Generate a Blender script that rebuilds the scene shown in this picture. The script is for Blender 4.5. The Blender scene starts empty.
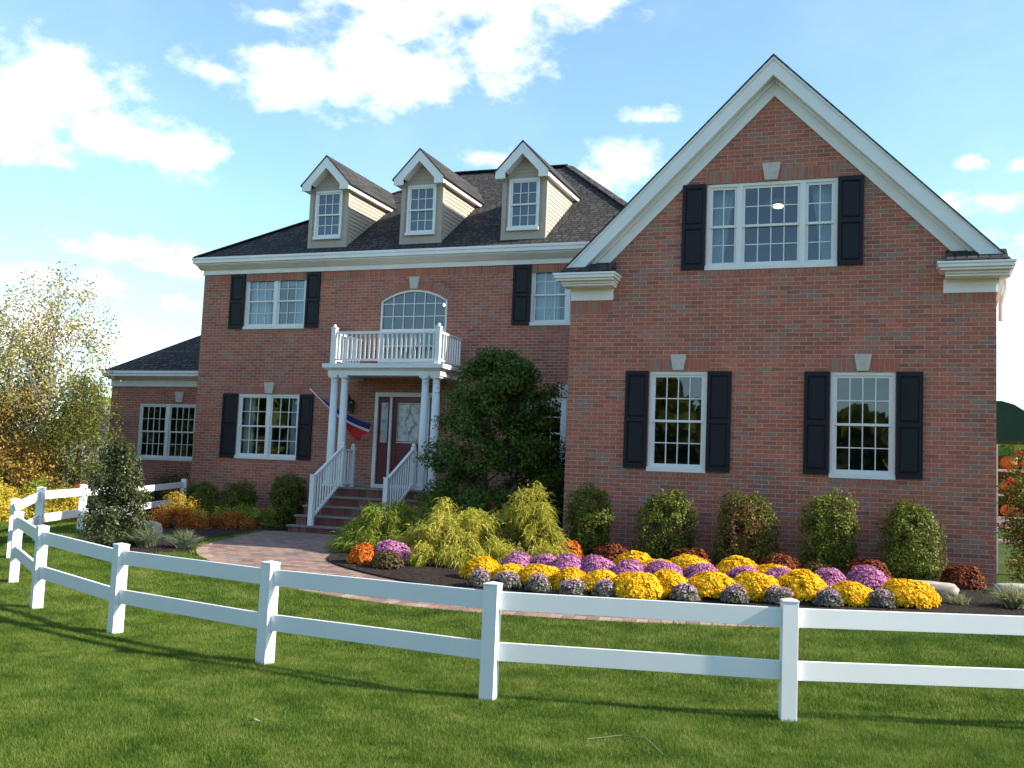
import bpy, bmesh, math, random
import numpy as np
from mathutils import Vector, Matrix
R = math.radians
random.seed(7); rng = np.random.default_rng(11)
S = bpy.context.scene
COL = S.collection

# ------------------------------------------------------------------ camera
cam_d = bpy.data.cameras.new('camera'); cam = bpy.data.objects.new('camera', cam_d); COL.objects.link(cam)
S.camera = cam
CAM = Vector((5.330, -16.915, 1.628)); YAW, PIT, ROL, FPX = 0.3580, 0.0920, 0.0420, 1066.15
cy, sy, cp, sp, cr, sr = math.cos(YAW), math.sin(YAW), math.cos(PIT), math.sin(PIT), math.cos(ROL), math.sin(ROL)
F_ = Vector((-sy*cp, cy*cp, sp)); R_ = Vector((cy, sy, 0)); U_ = R_.cross(F_)
X_ = cr*R_ + sr*U_; Y_ = -sr*R_ + cr*U_
m = Matrix.Identity(4)
for i in range(3): m[i][0], m[i][1], m[i][2], m[i][3] = X_[i], Y_[i], -F_[i], CAM[i]
cam.matrix_world = m
cam_d.sensor_fit = 'HORIZONTAL'; cam_d.sensor_width = 36; cam_d.lens = 36*FPX/1024
cam_d.clip_start = .1; cam_d.clip_end = 3000

# ------------------------------------------------------------------ light
SUN_EL, SUN_AZ = R(32), R(8)          # the sun stands over +X, a little behind the facade
sdir = Vector((math.cos(SUN_AZ)*math.cos(SUN_EL), math.sin(SUN_AZ)*math.cos(SUN_EL), math.sin(SUN_EL)))
sl = bpy.data.lights.new('sun', 'SUN'); sl.energy = 4.2; sl.angle = R(.53); sl.color = (1, .93, .82)
so = bpy.data.objects.new('sun', sl); COL.objects.link(so)
so.rotation_euler = (-sdir).to_track_quat('-Z', 'Y').to_euler(); so.location = (20, 5, 20)
S.view_settings.view_transform = 'Standard'; S.view_settings.look = 'None'
S.view_settings.exposure = 1.18; S.view_settings.gamma = 1; S.view_settings.use_curve_mapping = False
S.render.engine = 'CYCLES'
S.cycles.max_bounces = 6; S.cycles.transparent_max_bounces = 10; S.cycles.transmission_bounces = 4
S.cycles.use_denoising = True

CLOUDS = [(-0.7866, 0.3109, 0.066, 0.039), (-0.8166, 0.2892, 0.056, 0.038), (-0.7269, 0.2873, 0.047, 0.023), (-0.6659, 0.2785, 0.036, 0.023),
 (-0.5718, 0.3545, 0.08, 0.028), (-0.5073, 0.3738, 0.07, 0.036), (-0.4592, 0.3691, 0.047, 0.028), (-0.6403, 0.3529, 0.033, 0.011),
 (-0.4047, 0.4321, 0.122, 0.021), (-0.3271, 0.4393, 0.066, 0.019), (-0.3789, 0.4039, 0.038, 0.042), (-0.4665, 0.4112, 0.066, 0.019),
 (-0.4867, 0.4263, 0.075, 0.013), (-0.2588, 0.3004, 0.034, 0.019), (-0.282, 0.2839, 0.023, 0.014), (-0.3881, 0.2983, 0.026, 0.008),
 (-0.6984, 0.1898, 0.068, 0.012), (-0.6679, 0.1841, 0.038, 0.011), (-0.7823, 0.1577, 0.056, 0.012), (-0.7536, 0.1505, 0.033, 0.011),
 (-0.6609, 0.1464, 0.028, 0.008), (-0.713, 0.1019, 0.042, 0.014), (-0.7867, 0.1127, 0.056, 0.028), (0.0811, 0.1729, 0.047, 0.047),
 (0.0906, 0.2848, 0.013, 0.009), (0.0476, 0.2899, 0.013, 0.006), (0.0614, 0.2556, 0.033, 0.009), (-0.2364, 0.3395, 0.028, 0.006),
 (-0.6029, 0.4014, 0.028, 0.008)]
w = bpy.data.worlds.new('World'); S.world = w; w.use_nodes = True
nt = w.node_tree; N = nt.nodes; L = nt.links; N.clear()
def nn(t, **k):
    n = N.new(t)
    for a, b in k.items(): setattr(n, a, b)
    return n
def mth(op, a, b=None, c=None, clamp=False):
    n = nn('ShaderNodeMath', operation=op, use_clamp=clamp)
    for i, v in enumerate((a, b, c)):
        if v is None: continue
        if isinstance(v, (int, float)): n.inputs[i].default_value = v
        else: L.new(v, n.inputs[i])
    return n.outputs[0]
sky = nn('ShaderNodeTexSky', sky_type='NISHITA'); sky.sun_disc = False
sky.sun_elevation = SUN_EL; sky.sun_rotation = R(90) - SUN_AZ; sky.air_density = 1.0; sky.dust_density = .6; sky.ozone_density = 1.2
tc = nn('ShaderNodeTexCoord')
sep = nn('ShaderNodeSeparateXYZ'); L.new(tc.outputs['Generated'], sep.inputs[0])
az = mth('ARCTAN2', sep.outputs[0], sep.outputs[1]); el = mth('ARCSINE', sep.outputs[2])
nz = nn('ShaderNodeTexNoise'); nz.inputs['Scale'].default_value = 26; nz.inputs['Detail'].default_value = 7; nz.inputs['Roughness'].default_value = .58
mp = nn('ShaderNodeMapping'); mp.inputs['Scale'].default_value = (1, 1, 1.5); L.new(tc.outputs['Generated'], mp.inputs[0]); L.new(mp.outputs[0], nz.inputs[0])
nz2 = nn('ShaderNodeTexNoise'); nz2.inputs['Scale'].default_value = 5; nz2.inputs['Detail'].default_value = 8; nz2.inputs['Roughness'].default_value = .6
L.new(mp.outputs[0], nz2.inputs[0])
dens = None
for (ca, ce, ra, re) in CLOUDS:
    dx = mth('MULTIPLY', mth('SUBTRACT', az, ca), 1/ra); dy = mth('MULTIPLY', mth('SUBTRACT', el, ce), 1/re)
    d = mth('SQRT', mth('ADD', mth('MULTIPLY', dx, dx), mth('MULTIPLY', dy, dy)))
    v = mth('MULTIPLY', mth('SUBTRACT', 1.25, d), min(1, re/.024*.55+.45))
    dens = v if dens is None else mth('SMOOTH_MAX', dens, v, .4)
nterm = mth('MULTIPLY', mth('SUBTRACT', nz.outputs[0], .5), 2.9)
dens = mth('ADD', dens, nterm)
mr = nn('ShaderNodeMapRange', interpolation_type='SMOOTHSTEP'); L.new(dens, mr.inputs[0])
mr.inputs[1].default_value = -.1; mr.inputs[2].default_value = 1.25
# soft clouds over the rest of the sky, away from the part the photograph shows
far = nn('ShaderNodeMapRange', interpolation_type='SMOOTHSTEP'); L.new(nz2.outputs[0], far.inputs[0]); far.inputs[1].default_value = .57; far.inputs[2].default_value = .72
off = mth('ABSOLUTE', mth('ADD', az, .36)); om = nn('ShaderNodeMapRange', interpolation_type='SMOOTHSTEP'); L.new(off, om.inputs[0]); om.inputs[1].default_value = .55; om.inputs[2].default_value = .8
farm = mth('MULTIPLY', far.outputs[0], om.outputs[0])
thin = nn('ShaderNodeMapRange', interpolation_type='SMOOTHSTEP'); L.new(nz2.outputs[0], thin.inputs[0]); thin.inputs[1].default_value = .45; thin.inputs[2].default_value = .75; thin.inputs[4].default_value = .06
hz = nn('ShaderNodeMapRange', interpolation_type='SMOOTHSTEP'); L.new(el, hz.inputs[0]); hz.inputs[1].default_value = .13; hz.inputs[2].default_value = -.03; hz.inputs[3].default_value = 0; hz.inputs[4].default_value = .45
mask = mth('MAXIMUM', mth('MAXIMUM', mr.outputs[0], farm), mth('MAXIMUM', thin.outputs[0], hz.outputs[0]))
shade = nn('ShaderNodeMapRange'); L.new(dens, shade.inputs[0]); shade.inputs[1].default_value = .6; shade.inputs[2].default_value = 2.6; shade.inputs[3].default_value = 6.0; shade.inputs[4].default_value = 3.3
ccol = nn('ShaderNodeMix', data_type='RGBA', blend_type='MULTIPLY'); ccol.inputs[0].default_value = 1
ccol.inputs[6].default_value = (1, .985, .97, 1); cmb = nn('ShaderNodeCombineXYZ')
for i in range(3): L.new(shade.outputs[0], cmb.inputs[i])
L.new(cmb.outputs[0], ccol.inputs[7])
skc = nn('ShaderNodeMix', data_type='RGBA', blend_type='MULTIPLY'); skc.inputs[0].default_value = 1; L.new(sky.outputs[0], skc.inputs[6]); skc.inputs[7].default_value = (.93, 1.07, 1.06, 1)
mx = nn('ShaderNodeMix', data_type='RGBA'); L.new(mask, mx.inputs[0]); L.new(skc.outputs[2], mx.inputs[6]); L.new(ccol.outputs[2], mx.inputs[7])
bg = nn('ShaderNodeBackground'); bg.inputs[1].default_value = .128; L.new(mx.outputs[2], bg.inputs[0])
wo = nn('ShaderNodeOutputWorld'); L.new(bg.outputs[0], wo.inputs[0])

# ------------------------------------------------------------------ materials
class M:
    """small node-material builder"""
    def __init__(s, name):
        s.m = bpy.data.materials.new(name); s.m.use_nodes = True; s.t = s.m.node_tree; s.N = s.t.nodes; s.N.clear()
        s.out = s.n('ShaderNodeOutputMaterial'); s.b = s.n('ShaderNodeBsdfPrincipled'); s.l(s.b.outputs[0], s.out.inputs[0])
    def n(s, t, **k):
        n = s.N.new(t)
        for a, b in k.items(): setattr(n, a, b)
        return n
    def l(s, a, b): s.t.links.new(a, b)
    def math(s, op, a, b=None, clamp=False):
        n = s.n('ShaderNodeMath', operation=op, use_clamp=clamp)
        for i, v in enumerate((a, b)):
            if v is None: continue
            if isinstance(v, (int, float)): n.inputs[i].default_value = v
            else: s.l(v, n.inputs[i])
        return n.outputs[0]
    def noise(s, scale, detail=4, rough=.6, vec=None):
        n = s.n('ShaderNodeTexNoise'); n.inputs['Scale'].default_value = scale; n.inputs['Detail'].default_value = detail; n.inputs['Roughness'].default_value = rough
        s.l(vec if vec is not None else s.geo().outputs['Position'], n.inputs['Vector']); return n.outputs[0]
    def geo(s):
        if not hasattr(s, '_g'): s._g = s.n('ShaderNodeNewGeometry')
        return s._g
    def ramp(s, fac, stops, interp='LINEAR'):
        n = s.n('ShaderNodeValToRGB'); cr = n.color_ramp; cr.interpolation = interp
        while len(cr.elements) < len(stops): cr.elements.new(.5)
        for e, (p, c) in zip(cr.elements, stops): e.position = p; e.color = (*c, 1)
        s.l(fac, n.inputs[0]); return n.outputs[0]
    def mix(s, fac, a, b, mode='MIX'):
        n = s.n('ShaderNodeMix', data_type='RGBA', blend_type=mode)
        for i, v in ((0, fac), (6, a), (7, b)):
            if isinstance(v, (int, float)): n.inputs[i].default_value = v
            elif isinstance(v, tuple): n.inputs[i].default_value = (*v, 1)
            else: s.l(v, n.inputs[i])
        return n.outputs[2]
    def bump(s, h, strength=.3, dist=.01):
        n = s.n('ShaderNodeBump'); n.inputs['Strength'].default_value = strength; n.inputs['Distance'].default_value = dist
        s.l(h, n.inputs['Height']); s.l(n.outputs[0], s.b.inputs['Normal'])
    def col(s, c):
        if isinstance(c, tuple): s.b.inputs['Base Color'].default_value = (*c, 1)
        else: s.l(c, s.b.inputs['Base Color'])
    def set(s, rough=.6, spec=.5, metal=0):
        s.b.inputs['Roughness'].default_value = rough; s.b.inputs['Specular IOR Level'].default_value = spec; s.b.inputs['Metallic'].default_value = metal
        return s
    def boxuv(s, zscale=1.0):
        """(along, up) coordinates of upright faces: along = x on faces that look to y, y on faces that look to x"""
        g = s.geo(); sp_ = s.n('ShaderNodeSeparateXYZ'); s.l(g.outputs['Position'], sp_.inputs[0])
        sn = s.n('ShaderNodeSeparateXYZ'); s.l(g.outputs['True Normal'], sn.inputs[0])
        gx = s.math('GREATER_THAN', s.math('ABSOLUTE', sn.outputs[0]), s.math('ABSOLUTE', sn.outputs[1]))
        u = s.math('ADD', s.math('MULTIPLY', sp_.outputs[0], s.math('SUBTRACT', 1.0, gx)), s.math('MULTIPLY', sp_.outputs[1], gx))
        c = s.n('ShaderNodeCombineXYZ'); s.l(u, c.inputs[0]); s.l(s.math('MULTIPLY', sp_.outputs[2], zscale), c.inputs[1])
        return c.outputs[0], sp_

def plain(name, c, rough=.5, spec=.5, var=.12, scale=3.0, metal=0):
    k = M(name); nz = k.noise(scale, 6, .65); lo = tuple(x*(1-var) for x in c); hi = tuple(min(1, x*(1+var)) for x in c)
    k.col(k.ramp(nz, [(.3, lo), (.7, hi)])); k.set(rough, spec, metal); return k.m

BRICK_RAMP = [(0, (.25, .115, .09)), (.10, (.33, .122, .085)), (.28, (.43, .138, .090)), (.48, (.37, .120, .080)), (.66, (.47, .165, .105)), (.84, (.33, .15, .115)), (.97, (.29, .19, .155))]
def brick_mat(name, bw=.2132, rh=.0677, ms=.0045, ramp=BRICK_RAMP, mortar=(.55, .40, .31)):
    k = M(name); v, sp_ = k.boxuv()
    b = k.n('ShaderNodeTexBrick'); k.l(v, b.inputs['Vector'])
    b.inputs['Color1'].default_value = (0, 0, 0, 1); b.inputs['Color2'].default_value = (1, 1, 1, 1); b.inputs['Mortar'].default_value = (.5, .5, .5, 1)
    b.inputs['Scale'].default_value = 1; b.inputs['Mortar Size'].default_value = ms; b.inputs['Mortar Smooth'].default_value = .2
    b.inputs['Brick Width'].default_value = bw; b.inputs['Row Height'].default_value = rh; b.inputs['Bias'].default_value = 0
    c = k.ramp(b.outputs['Color'], ramp, 'CONSTANT' if False else 'LINEAR')
    fine = k.noise(34, 6, .85); c = k.mix(.5, c, k.ramp(fine, [(.3, (.45, .45, .47)), (.7, (1.55, 1.55, 1.5))]), 'MULTIPLY')
    big = k.noise(.8, 8, .7); c = k.mix(1.0, c, k.ramp(big, [(.32, (.76, .76, .78)), (.5, (.98, .98, .98)), (.68, (1.2, 1.16, 1.1))]), 'MULTIPLY')
    mo = k.mix(1.0, mortar, k.ramp(k.noise(7, 4), [(.3, (.7, .7, .7)), (.7, (1.2, 1.2, 1.2))]), 'MULTIPLY')
    c = k.mix(b.outputs['Fac'], c, mo); k.col(c)
    h = k.math('SUBTRACT', k.math('MULTIPLY', fine, .25), b.outputs['Fac']); k.bump(h, .8, .008); k.set(.88, .25)
    return k.m
def brick_piece(name, ramp=BRICK_RAMP):
    k = M(name); c = k.ramp(k.geo().outputs['Random Per Island'], ramp)
    fine = k.noise(34, 6, .85); c = k.mix(.5, c, k.ramp(fine, [(.3, (.45, .45, .47)), (.7, (1.55, 1.55, 1.5))]), 'MULTIPLY'); k.col(c); k.bump(fine, .4, .004); k.set(.88, .25); return k.m
def shingle_mat(name, zs):
    k = M(name); v, sp_ = k.boxuv(zs)
    b = k.n('ShaderNodeTexBrick'); k.l(v, b.inputs['Vector'])
    b.inputs['Color1'].default_value = (0, 0, 0, 1); b.inputs['Color2'].default_value = (1, 1, 1, 1); b.inputs['Mortar'].default_value = (0, 0, 0, 1)
    b.inputs['Scale'].default_value = 1; b.inputs['Mortar Size'].default_value = .016; b.inputs['Brick Width'].default_value = .22; b.inputs['Row Height'].default_value = .14
    b.offset = .37; b.offset_frequency = 3; b.squash = .7; b.squash_frequency = 2
    c = k.ramp(b.outputs['Color'], [(0, (.040, .038, .038)), (.35, (.055, .050, .048)), (.65, (.068, .061, .057)), (1, (.090, .080, .074))])
    fine = k.noise(60, 3, .8); c = k.mix(.6, c, k.ramp(fine, [(.3, (.5, .5, .5)), (.7, (1.5, 1.5, 1.5))]), 'MULTIPLY')
    c = k.mix(b.outputs['Fac'], c, (.02, .02, .02)); k.col(c); k.bump(k.math('SUBTRACT', b.outputs['Color'], b.outputs['Fac']), .6, .012); k.set(.95, .15)
    return k.m
MAT = {}
MAT['brick'] = brick_mat('red_brick')
MAT['piece'] = brick_piece('soldier_brick')
MAT['mortar'] = plain('mortar', (.50, .37, .29), .9, .2)
MAT['step_brick'] = brick_piece('step_brick', [(0, (.12, .05, .04)), (.5, (.2, .07, .05)), (1, (.25, .11, .08))])
MAT['shingle'] = shingle_mat('asphalt_shingle', 1.8)
MAT['shingle45'] = shingle_mat('asphalt_shingle_steep', 1.414)
MAT['white'] = plain('white_trim', (.76, .76, .74), .45, .4, .05, 2)
MAT['cream'] = plain('cream_trim', (.80, .78, .755), .5, .4, .06, 2)
MAT['vinyl'] = plain('white_vinyl', (.86, .86, .84), .3, .5, .03, 1.5)
MAT['sash'] = plain('window_white', (.74, .73, .70), .4, .5, .03, 4)
MAT['tan'] = plain('tan_siding', (.44, .365, .29), .6, .35, .06, 5)
MAT['tantrim'] = plain('tan_trim', (.40, .34, .275), .6, .35, .05, 5)
MAT['shutter'] = plain('black_shutter', (.010, .010, .015), .5, .25, .2, 6)
MAT['stone'] = plain('cast_stone', (.50, .47, .41), .8, .3, .15, 12)
MAT['bluestone'] = plain('bluestone_tread', (.20, .18, .165), .8, .3, .25, 14)
MAT['door'] = plain('burgundy_paint', (.13, .014, .020), .35, .5, .12, 4)
MAT['black'] = plain('black_metal', (.012, .012, .013), .4, .5, .2, 8)
MAT['brass'] = plain('aged_brass', (.5, .35, .12), .3, .5, .1, 8, 1)
MAT['room'] = plain('room_wall', (.22, .20, .17), .9, .2, .1, 1)
MAT['curtain'] = plain('sheer_curtain', (.75, .76, .72), .9, .2, .08, 6)
MAT['bark'] = plain('bark', (.11, .085, .065), .9, .2, .4, 14)
MAT['palebark'] = plain('pale_bark', (.30, .26, .22), .9, .2, .35, 10)
MAT['rock'] = plain('fieldstone', (.38, .33, .27), .9, .3, .3, 9)
MAT['steel'] = plain('galvanised', (.35, .36, .37), .4, .5, .1, 8, .6)

def glass_mat():
    k = M('window_glass'); k.N.remove(k.b)
    tr = k.n('ShaderNodeBsdfTransparent'); tr.inputs[0].default_value = (.66, .76, .84, 1)
    gl = k.n('ShaderNodeBsdfGlossy'); gl.inputs['Roughness'].default_value = .015; gl.inputs[0].default_value = (.82, .92, 1, 1)
    bp = k.n('ShaderNodeBump'); bp.inputs['Strength'].default_value = .05; bp.inputs['Distance'].default_value = .02; k.l(k.noise(1.6, 2, .5), bp.inputs['Height']); k.l(bp.outputs[0], gl.inputs['Normal'])
    lw = k.n('ShaderNodeFresnel'); lw.inputs[0].default_value = 1.55
    f = k.math('ADD', k.math('MULTIPLY', lw.outputs[0], 1.6), .03, True)
    mx_ = k.n('ShaderNodeMixShader'); k.l(f, mx_.inputs[0]); k.l(tr.outputs[0], mx_.inputs[1]); k.l(gl.outputs[0], mx_.inputs[2]); k.l(mx_.outputs[0], k.out.inputs[0]); return k.m
MAT['glass'] = glass_mat()
def frosted():
    k = M('leaded_glass'); n = k.noise(9, 3); k.col(k.ramp(n, [(.3, (.22, .24, .26)), (.5, (.45, .46, .46)), (.7, (.62, .6, .55))])); k.set(.12, .8); k.bump(k.noise(25, 3), .5, .01); return k.m
MAT['leaded'] = frosted()
def emit(name, c, s):
    k = M(name); k.col(c); k.b.inputs['Emission Color'].default_value = (*c, 1); k.b.inputs['Emission Strength'].default_value = s; return k.m
MAT['lamp'] = emit('lit_lamp', (1, .86, .62), 2.5)

def leaf_mat(name, stops, trans=.35, rough=.55, patch=2.0, amt=.35, gain=1.0):
    """leaf colour: random per leaf, drifting a little from clump to clump"""
    k = M(name); g = k.geo(); rnd = g.outputs['Random Per Island']
    f = k.math('ADD', k.math('MULTIPLY', rnd, 1-amt), k.math('MULTIPLY', k.math('ADD', k.math('MULTIPLY', k.math('SUBTRACT', k.noise(patch, 4, .65), .5), gain), .5), amt))
    c = k.ramp(f, stops); k.col(c); k.set(rough, .18)
    t = k.n('ShaderNodeBsdfTranslucent'); k.l(c, t.inputs[0])
    mx_ = k.n('ShaderNodeMixShader'); mx_.inputs[0].default_value = trans; k.l(k.b.outputs[0], mx_.inputs[1]); k.l(t.outputs[0], mx_.inputs[2]); k.l(mx_.outputs[0], k.out.inputs[0])
    return k.m
LM = {
 'grass': leaf_mat('grass_blade', [(.12, (.038, .075, .009)), (.38, (.092, .155, .018)), (.58, (.155, .225, .033)), (.78, (.24, .28, .06)), (.95, (.36, .34, .13))], .4, .5, 2.2, .6, 2.2),
 'box': leaf_mat('boxwood_leaf', [(.15, (.045, .07, .010)), (.45, (.10, .135, .018)), (.75, (.21, .22, .03)), (1, (.42, .34, .06))], .3, .45, 5),
 'boxred': leaf_mat('bronzed_boxwood_leaf', [(.15, (.04, .06, .012)), (.4, (.12, .11, .03)), (.65, (.24, .10, .035)), (1, (.34, .13, .05))], .3, .45, 5),
 'dark': leaf_mat('dark_evergreen_leaf', [(.15, (.012, .028, .008)), (.55, (.025, .055, .012)), (1, (.055, .09, .02))], .25, .45, 4),
 'maple': leaf_mat('green_tree_leaf', [(.12, (.03, .062, .012)), (.42, (.075, .13, .02)), (.70, (.14, .20, .03)), (.86, (.24, .23, .04)), (1, (.42, .17, .05))], .35, .45, 1.6, .5),
 'gold': leaf_mat('golden_thread_leaf', [(.12, (.16, .19, .02)), (.4, (.38, .36, .04)), (.7, (.62, .55, .09)), (1, (.78, .66, .2))], .35, .6, 2.5),
 'goldgreen': leaf_mat('green_gold_thread_leaf', [(.12, (.08, .13, .015)), (.4, (.19, .25, .03)), (.75, (.36, .38, .05)), (1, (.55, .5, .09))], .35, .6, 2.5),
 'birch': leaf_mat('sparse_autumn_leaf', [(.1, (.16, .18, .04)), (.35, (.38, .35, .09)), (.6, (.58, .43, .16)), (.8, (.62, .46, .32)), (1, (.55, .52, .16))], .4, .5, 1.2, .45),
 'pine': leaf_mat('pine_needle', [(.12, (.05, .09, .015)), (.5, (.13, .20, .03)), (.8, (.24, .29, .05)), (1, (.38, .34, .08))], .3, .6, 1.2, .5),
 'olive': leaf_mat('olive_pine_needle', [(.12, (.05, .06, .015)), (.45, (.14, .15, .03)), (.75, (.26, .26, .05)), (1, (.42, .30, .08))], .3, .6, 1.8, .5),
 'autumn': leaf_mat('orange_autumn_leaf', [(.1, (.10, .10, .02)), (.4, (.30, .20, .04)), (.7, (.55, .33, .08)), (1, (.62, .46, .16))], .4, .5, 1.0, .5),
 'yellowbush': leaf_mat('yellow_bush_leaf', [(.12, (.20, .20, .03)), (.4, (.48, .38, .04)), (.75, (.72, .54, .06)), (1, (.80, .66, .18))], .4, .5, 1.5),
 'barberry': leaf_mat('orange_barberry_leaf', [(.12, (.14, .03, .012)), (.4, (.38, .08, .018)), (.7, (.58, .18, .03)), (1, (.65, .38, .06))], .4, .5, 3),
 'amber': leaf_mat('amber_bush_leaf', [(.12, (.25, .17, .02)), (.4, (.55, .38, .04)), (.7, (.72, .52, .06)), (1, (.7, .33, .04))], .4, .5, 3),
 'holly': leaf_mat('holly_leaf', [(.12, (.018, .035, .012)), (.5, (.05, .075, .022)), (.72, (.12, .13, .05)), (1, (.45, .33, .22))], .25, .35, 3),
 'mumleaf': leaf_mat('mum_foliage', [(.2, (.02, .035, .012)), (.6, (.045, .07, .02)), (1, (.09, .11, .04))], .25, .6, 5),
 'greyleaf': leaf_mat('grey_foliage', [(.2, (.12, .12, .08)), (.6, (.26, .24, .18)), (1, (.42, .35, .32))], .25, .6, 5),
 'yellow': leaf_mat('yellow_petal', [(.1, (.80, .42, .006)), (.5, (.90, .56, .012)), (1, (.95, .70, .04))], .3, .6, 6, .2),
 'purple': leaf_mat('purple_petal', [(.1, (.34, .08, .24)), (.5, (.58, .22, .42)), (1, (.78, .50, .64))], .3, .6, 6, .3),
 'mauve': leaf_mat('mauve_petal', [(.1, (.30, .17, .24)), (.5, (.50, .33, .42)), (1, (.66, .52, .56))], .3, .6, 6, .3),
 'orange': leaf_mat('orange_petal', [(.1, (.5, .10, .015)), (.5, (.75, .2, .025)), (1, (.85, .34, .06))], .3, .6, 6, .3),
 'rust': leaf_mat('rust_petal', [(.1, (.09, .02, .012)), (.5, (.22, .05, .02)), (1, (.36, .12, .04))], .3, .6, 6, .3),
 'brownmum': leaf_mat('faded_petal', [(.1, (.06, .05, .02)), (.5, (.15, .09, .035)), (1, (.28, .16, .07))], .3, .6, 6, .3),
 'sedge': leaf_mat('pale_grass_blade', [(.1, (.10, .14, .04)), (.5, (.26, .28, .12)), (1, (.5, .48, .28))], .4, .5, 6, .2),
 'bluesedge': leaf_mat('grey_green_blade', [(.1, (.06, .09, .04)), (.5, (.16, .20, .11)), (1, (.36, .38, .24))], .4, .5, 6, .2),
 'berry': leaf_mat('red_berry', [(.1, (.35, .02, .015)), (1, (.6, .06, .03))], .05, .3),
}

# ------------------------------------------------------------------ mesh helpers
class MB:
    def __init__(s): s.v = []; s.f = []; s.mi = []
    def add(s, vs, fs, mi=0):
        o = len(s.v); s.v += [tuple(v) for v in vs]; s.f += [tuple(i+o for i in f) for f in fs]; s.mi += [mi]*len(fs); return s
    def box(s, x0, x1, y0, y1, z0, z1, mi=0):
        v = [(x, y, z) for x in (x0, x1) for y in (y0, y1) for z in (z0, z1)]
        return s.add(v, [(0, 1, 3, 2), (4, 6, 7, 5), (0, 4, 5, 1), (2, 3, 7, 6), (0, 2, 6, 4), (1, 5, 7, 3)], mi)
    def prism(s, poly, y0, y1, mi=0):
        """poly: (x, z) outline, extruded in y"""
        n = len(poly); a = sum(poly[i][0]*poly[(i+1) % n][1]-poly[(i+1) % n][0]*poly[i][1] for i in range(n))
        if a < 0: poly = poly[::-1]
        v = [(x, y0, z) for x, z in poly]+[(x, y1, z) for x, z in poly]
        return s.add(v, [tuple(range(n)), tuple(range(2*n-1, n-1, -1))]+[(i+n, (i+1) % n+n, (i+1) % n, i) for i in range(n)], mi)
    def prismx(s, poly, x0, x1, mi=0):
        """poly: (y, z) outline, extruded in x"""
        n = len(poly); a = sum(poly[i][0]*poly[(i+1) % n][1]-poly[(i+1) % n][0]*poly[i][1] for i in range(n))
        if a < 0: poly = poly[::-1]
        v = [(x0, y, z) for y, z in poly]+[(x1, y, z) for y, z in poly]
        return s.add(v, [tuple(range(n-1, -1, -1)), tuple(range(n, 2*n))]+[(i, (i+1) % n, (i+1) % n+n, i+n) for i in range(n)], mi)
    def beam(s, a, b, wd, h, mi=0, up=(0, 0, 1)):
        a, b = Vector(a), Vector(b); d = (b-a).normalized(); sd = d.cross(Vector(up)).normalized(); u = sd.cross(d)
        v = [p+sd*wd/2*i+u*h/2*j for p in (a, b) for i, j in ((-1, -1), (1, -1), (1, 1), (-1, 1))]
        return s.add(v, [(3, 2, 1, 0), (4, 5, 6, 7), (0, 1, 5, 4), (1, 2, 6, 5), (2, 3, 7, 6), (3, 0, 4, 7)], mi)
    def tube(s, pts, rad, n=8, mi=0, cap=True):
        pts = [Vector(p) for p in pts]; rad = rad if isinstance(rad, (list, tuple)) else [rad]*len(pts)
        o = []; 
        for i, p in enumerate(pts):
            d = (pts[min(i+1, len(pts)-1)]-pts[max(i-1, 0)]).normalized()
            a = d.cross(Vector((0, 0, 1)) if abs(d.z) < .9 else Vector((1, 0, 0))).normalized(); b = d.cross(a)
            o += [p+(a*math.cos(2*math.pi*k/n)+b*math.sin(2*math.pi*k/n))*rad[i] for k in range(n)]
        f = [(i*n+k, i*n+(k+1) % n, (i+1)*n+(k+1) % n, (i+1)*n+k) for i in range(len(pts)-1) for k in range(n)]
        if cap: f += [tuple(range(n-1, -1, -1)), tuple(range((len(pts)-1)*n, len(pts)*n))]
        return s.add(o, f, mi)
    def lathe(s, c, prof, n=20, mi=0):
        o = [(c[0]+r*math.cos(2*math.pi*k/n), c[1]+r*math.sin(2*math.pi*k/n), c[2]+z) for r, z in prof for k in range(n)]
        f = [(i*n+k, i*n+(k+1) % n, (i+1)*n+(k+1) % n, (i+1)*n+k) for i in range(len(prof)-1) for k in range(n)]
        f += [tuple(range(n-1, -1, -1)), tuple(range((len(prof)-1)*n, len(prof)*n))]
        return s.add(o, f, mi)
    def build(s, name, mat, parent=None, smooth=False, bevel=0, loc=None):
        me = bpy.data.meshes.new(name); me.from_pydata(s.v, [], s.f)
        for q in (mat if isinstance(mat, (list, tuple)) else [mat]): me.materials.append(MAT[q] if isinstance(q, str) and q in MAT else (LM[q] if isinstance(q, str) else q))
        if max(s.mi, default=0): me.polygons.foreach_set('material_index', s.mi)
        if smooth: me.polygons.foreach_set('use_smooth', [True]*len(me.polygons))
        me.update(); o = bpy.data.objects.new(name, me); COL.objects.link(o)
        if parent is not None: o.parent = parent
        if loc is not None: o.location = loc
        if bevel:
            bv = o.modifiers.new('bevel', 'BEVEL'); bv.width = bevel; bv.segments = 2; bv.limit_method = 'ANGLE'; bv.harden_normals = False
        return o
def np_mesh(name, verts, faces, mat, parent=None, mi=None, loc=None):
    """fast mesh from arrays; faces (n, k) all the same size"""
    me = bpy.data.meshes.new(name); nf, k = faces.shape
    me.vertices.add(len(verts)); me.vertices.foreach_set('co', np.asarray(verts, np.float32).ravel())
    me.loops.add(nf*k); me.loops.foreach_set('vertex_index', faces.ravel().astype(np.int32))
    me.polygons.add(nf); me.polygons.foreach_set('loop_start', np.arange(0, nf*k, k, dtype=np.int32)); 
    for q in (mat if isinstance(mat, (list, tuple)) else [mat]): me.materials.append(LM[q] if q in LM else MAT[q])
    if mi is not None: me.polygons.foreach_set('material_index', mi.astype(np.int32))
    me.update(calc_edges=True); me.validate()
    o = bpy.data.objects.new(name, me); COL.objects.link(o)
    if parent is not None: o.parent = parent
    if loc is not None: o.location = loc
    return o
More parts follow.
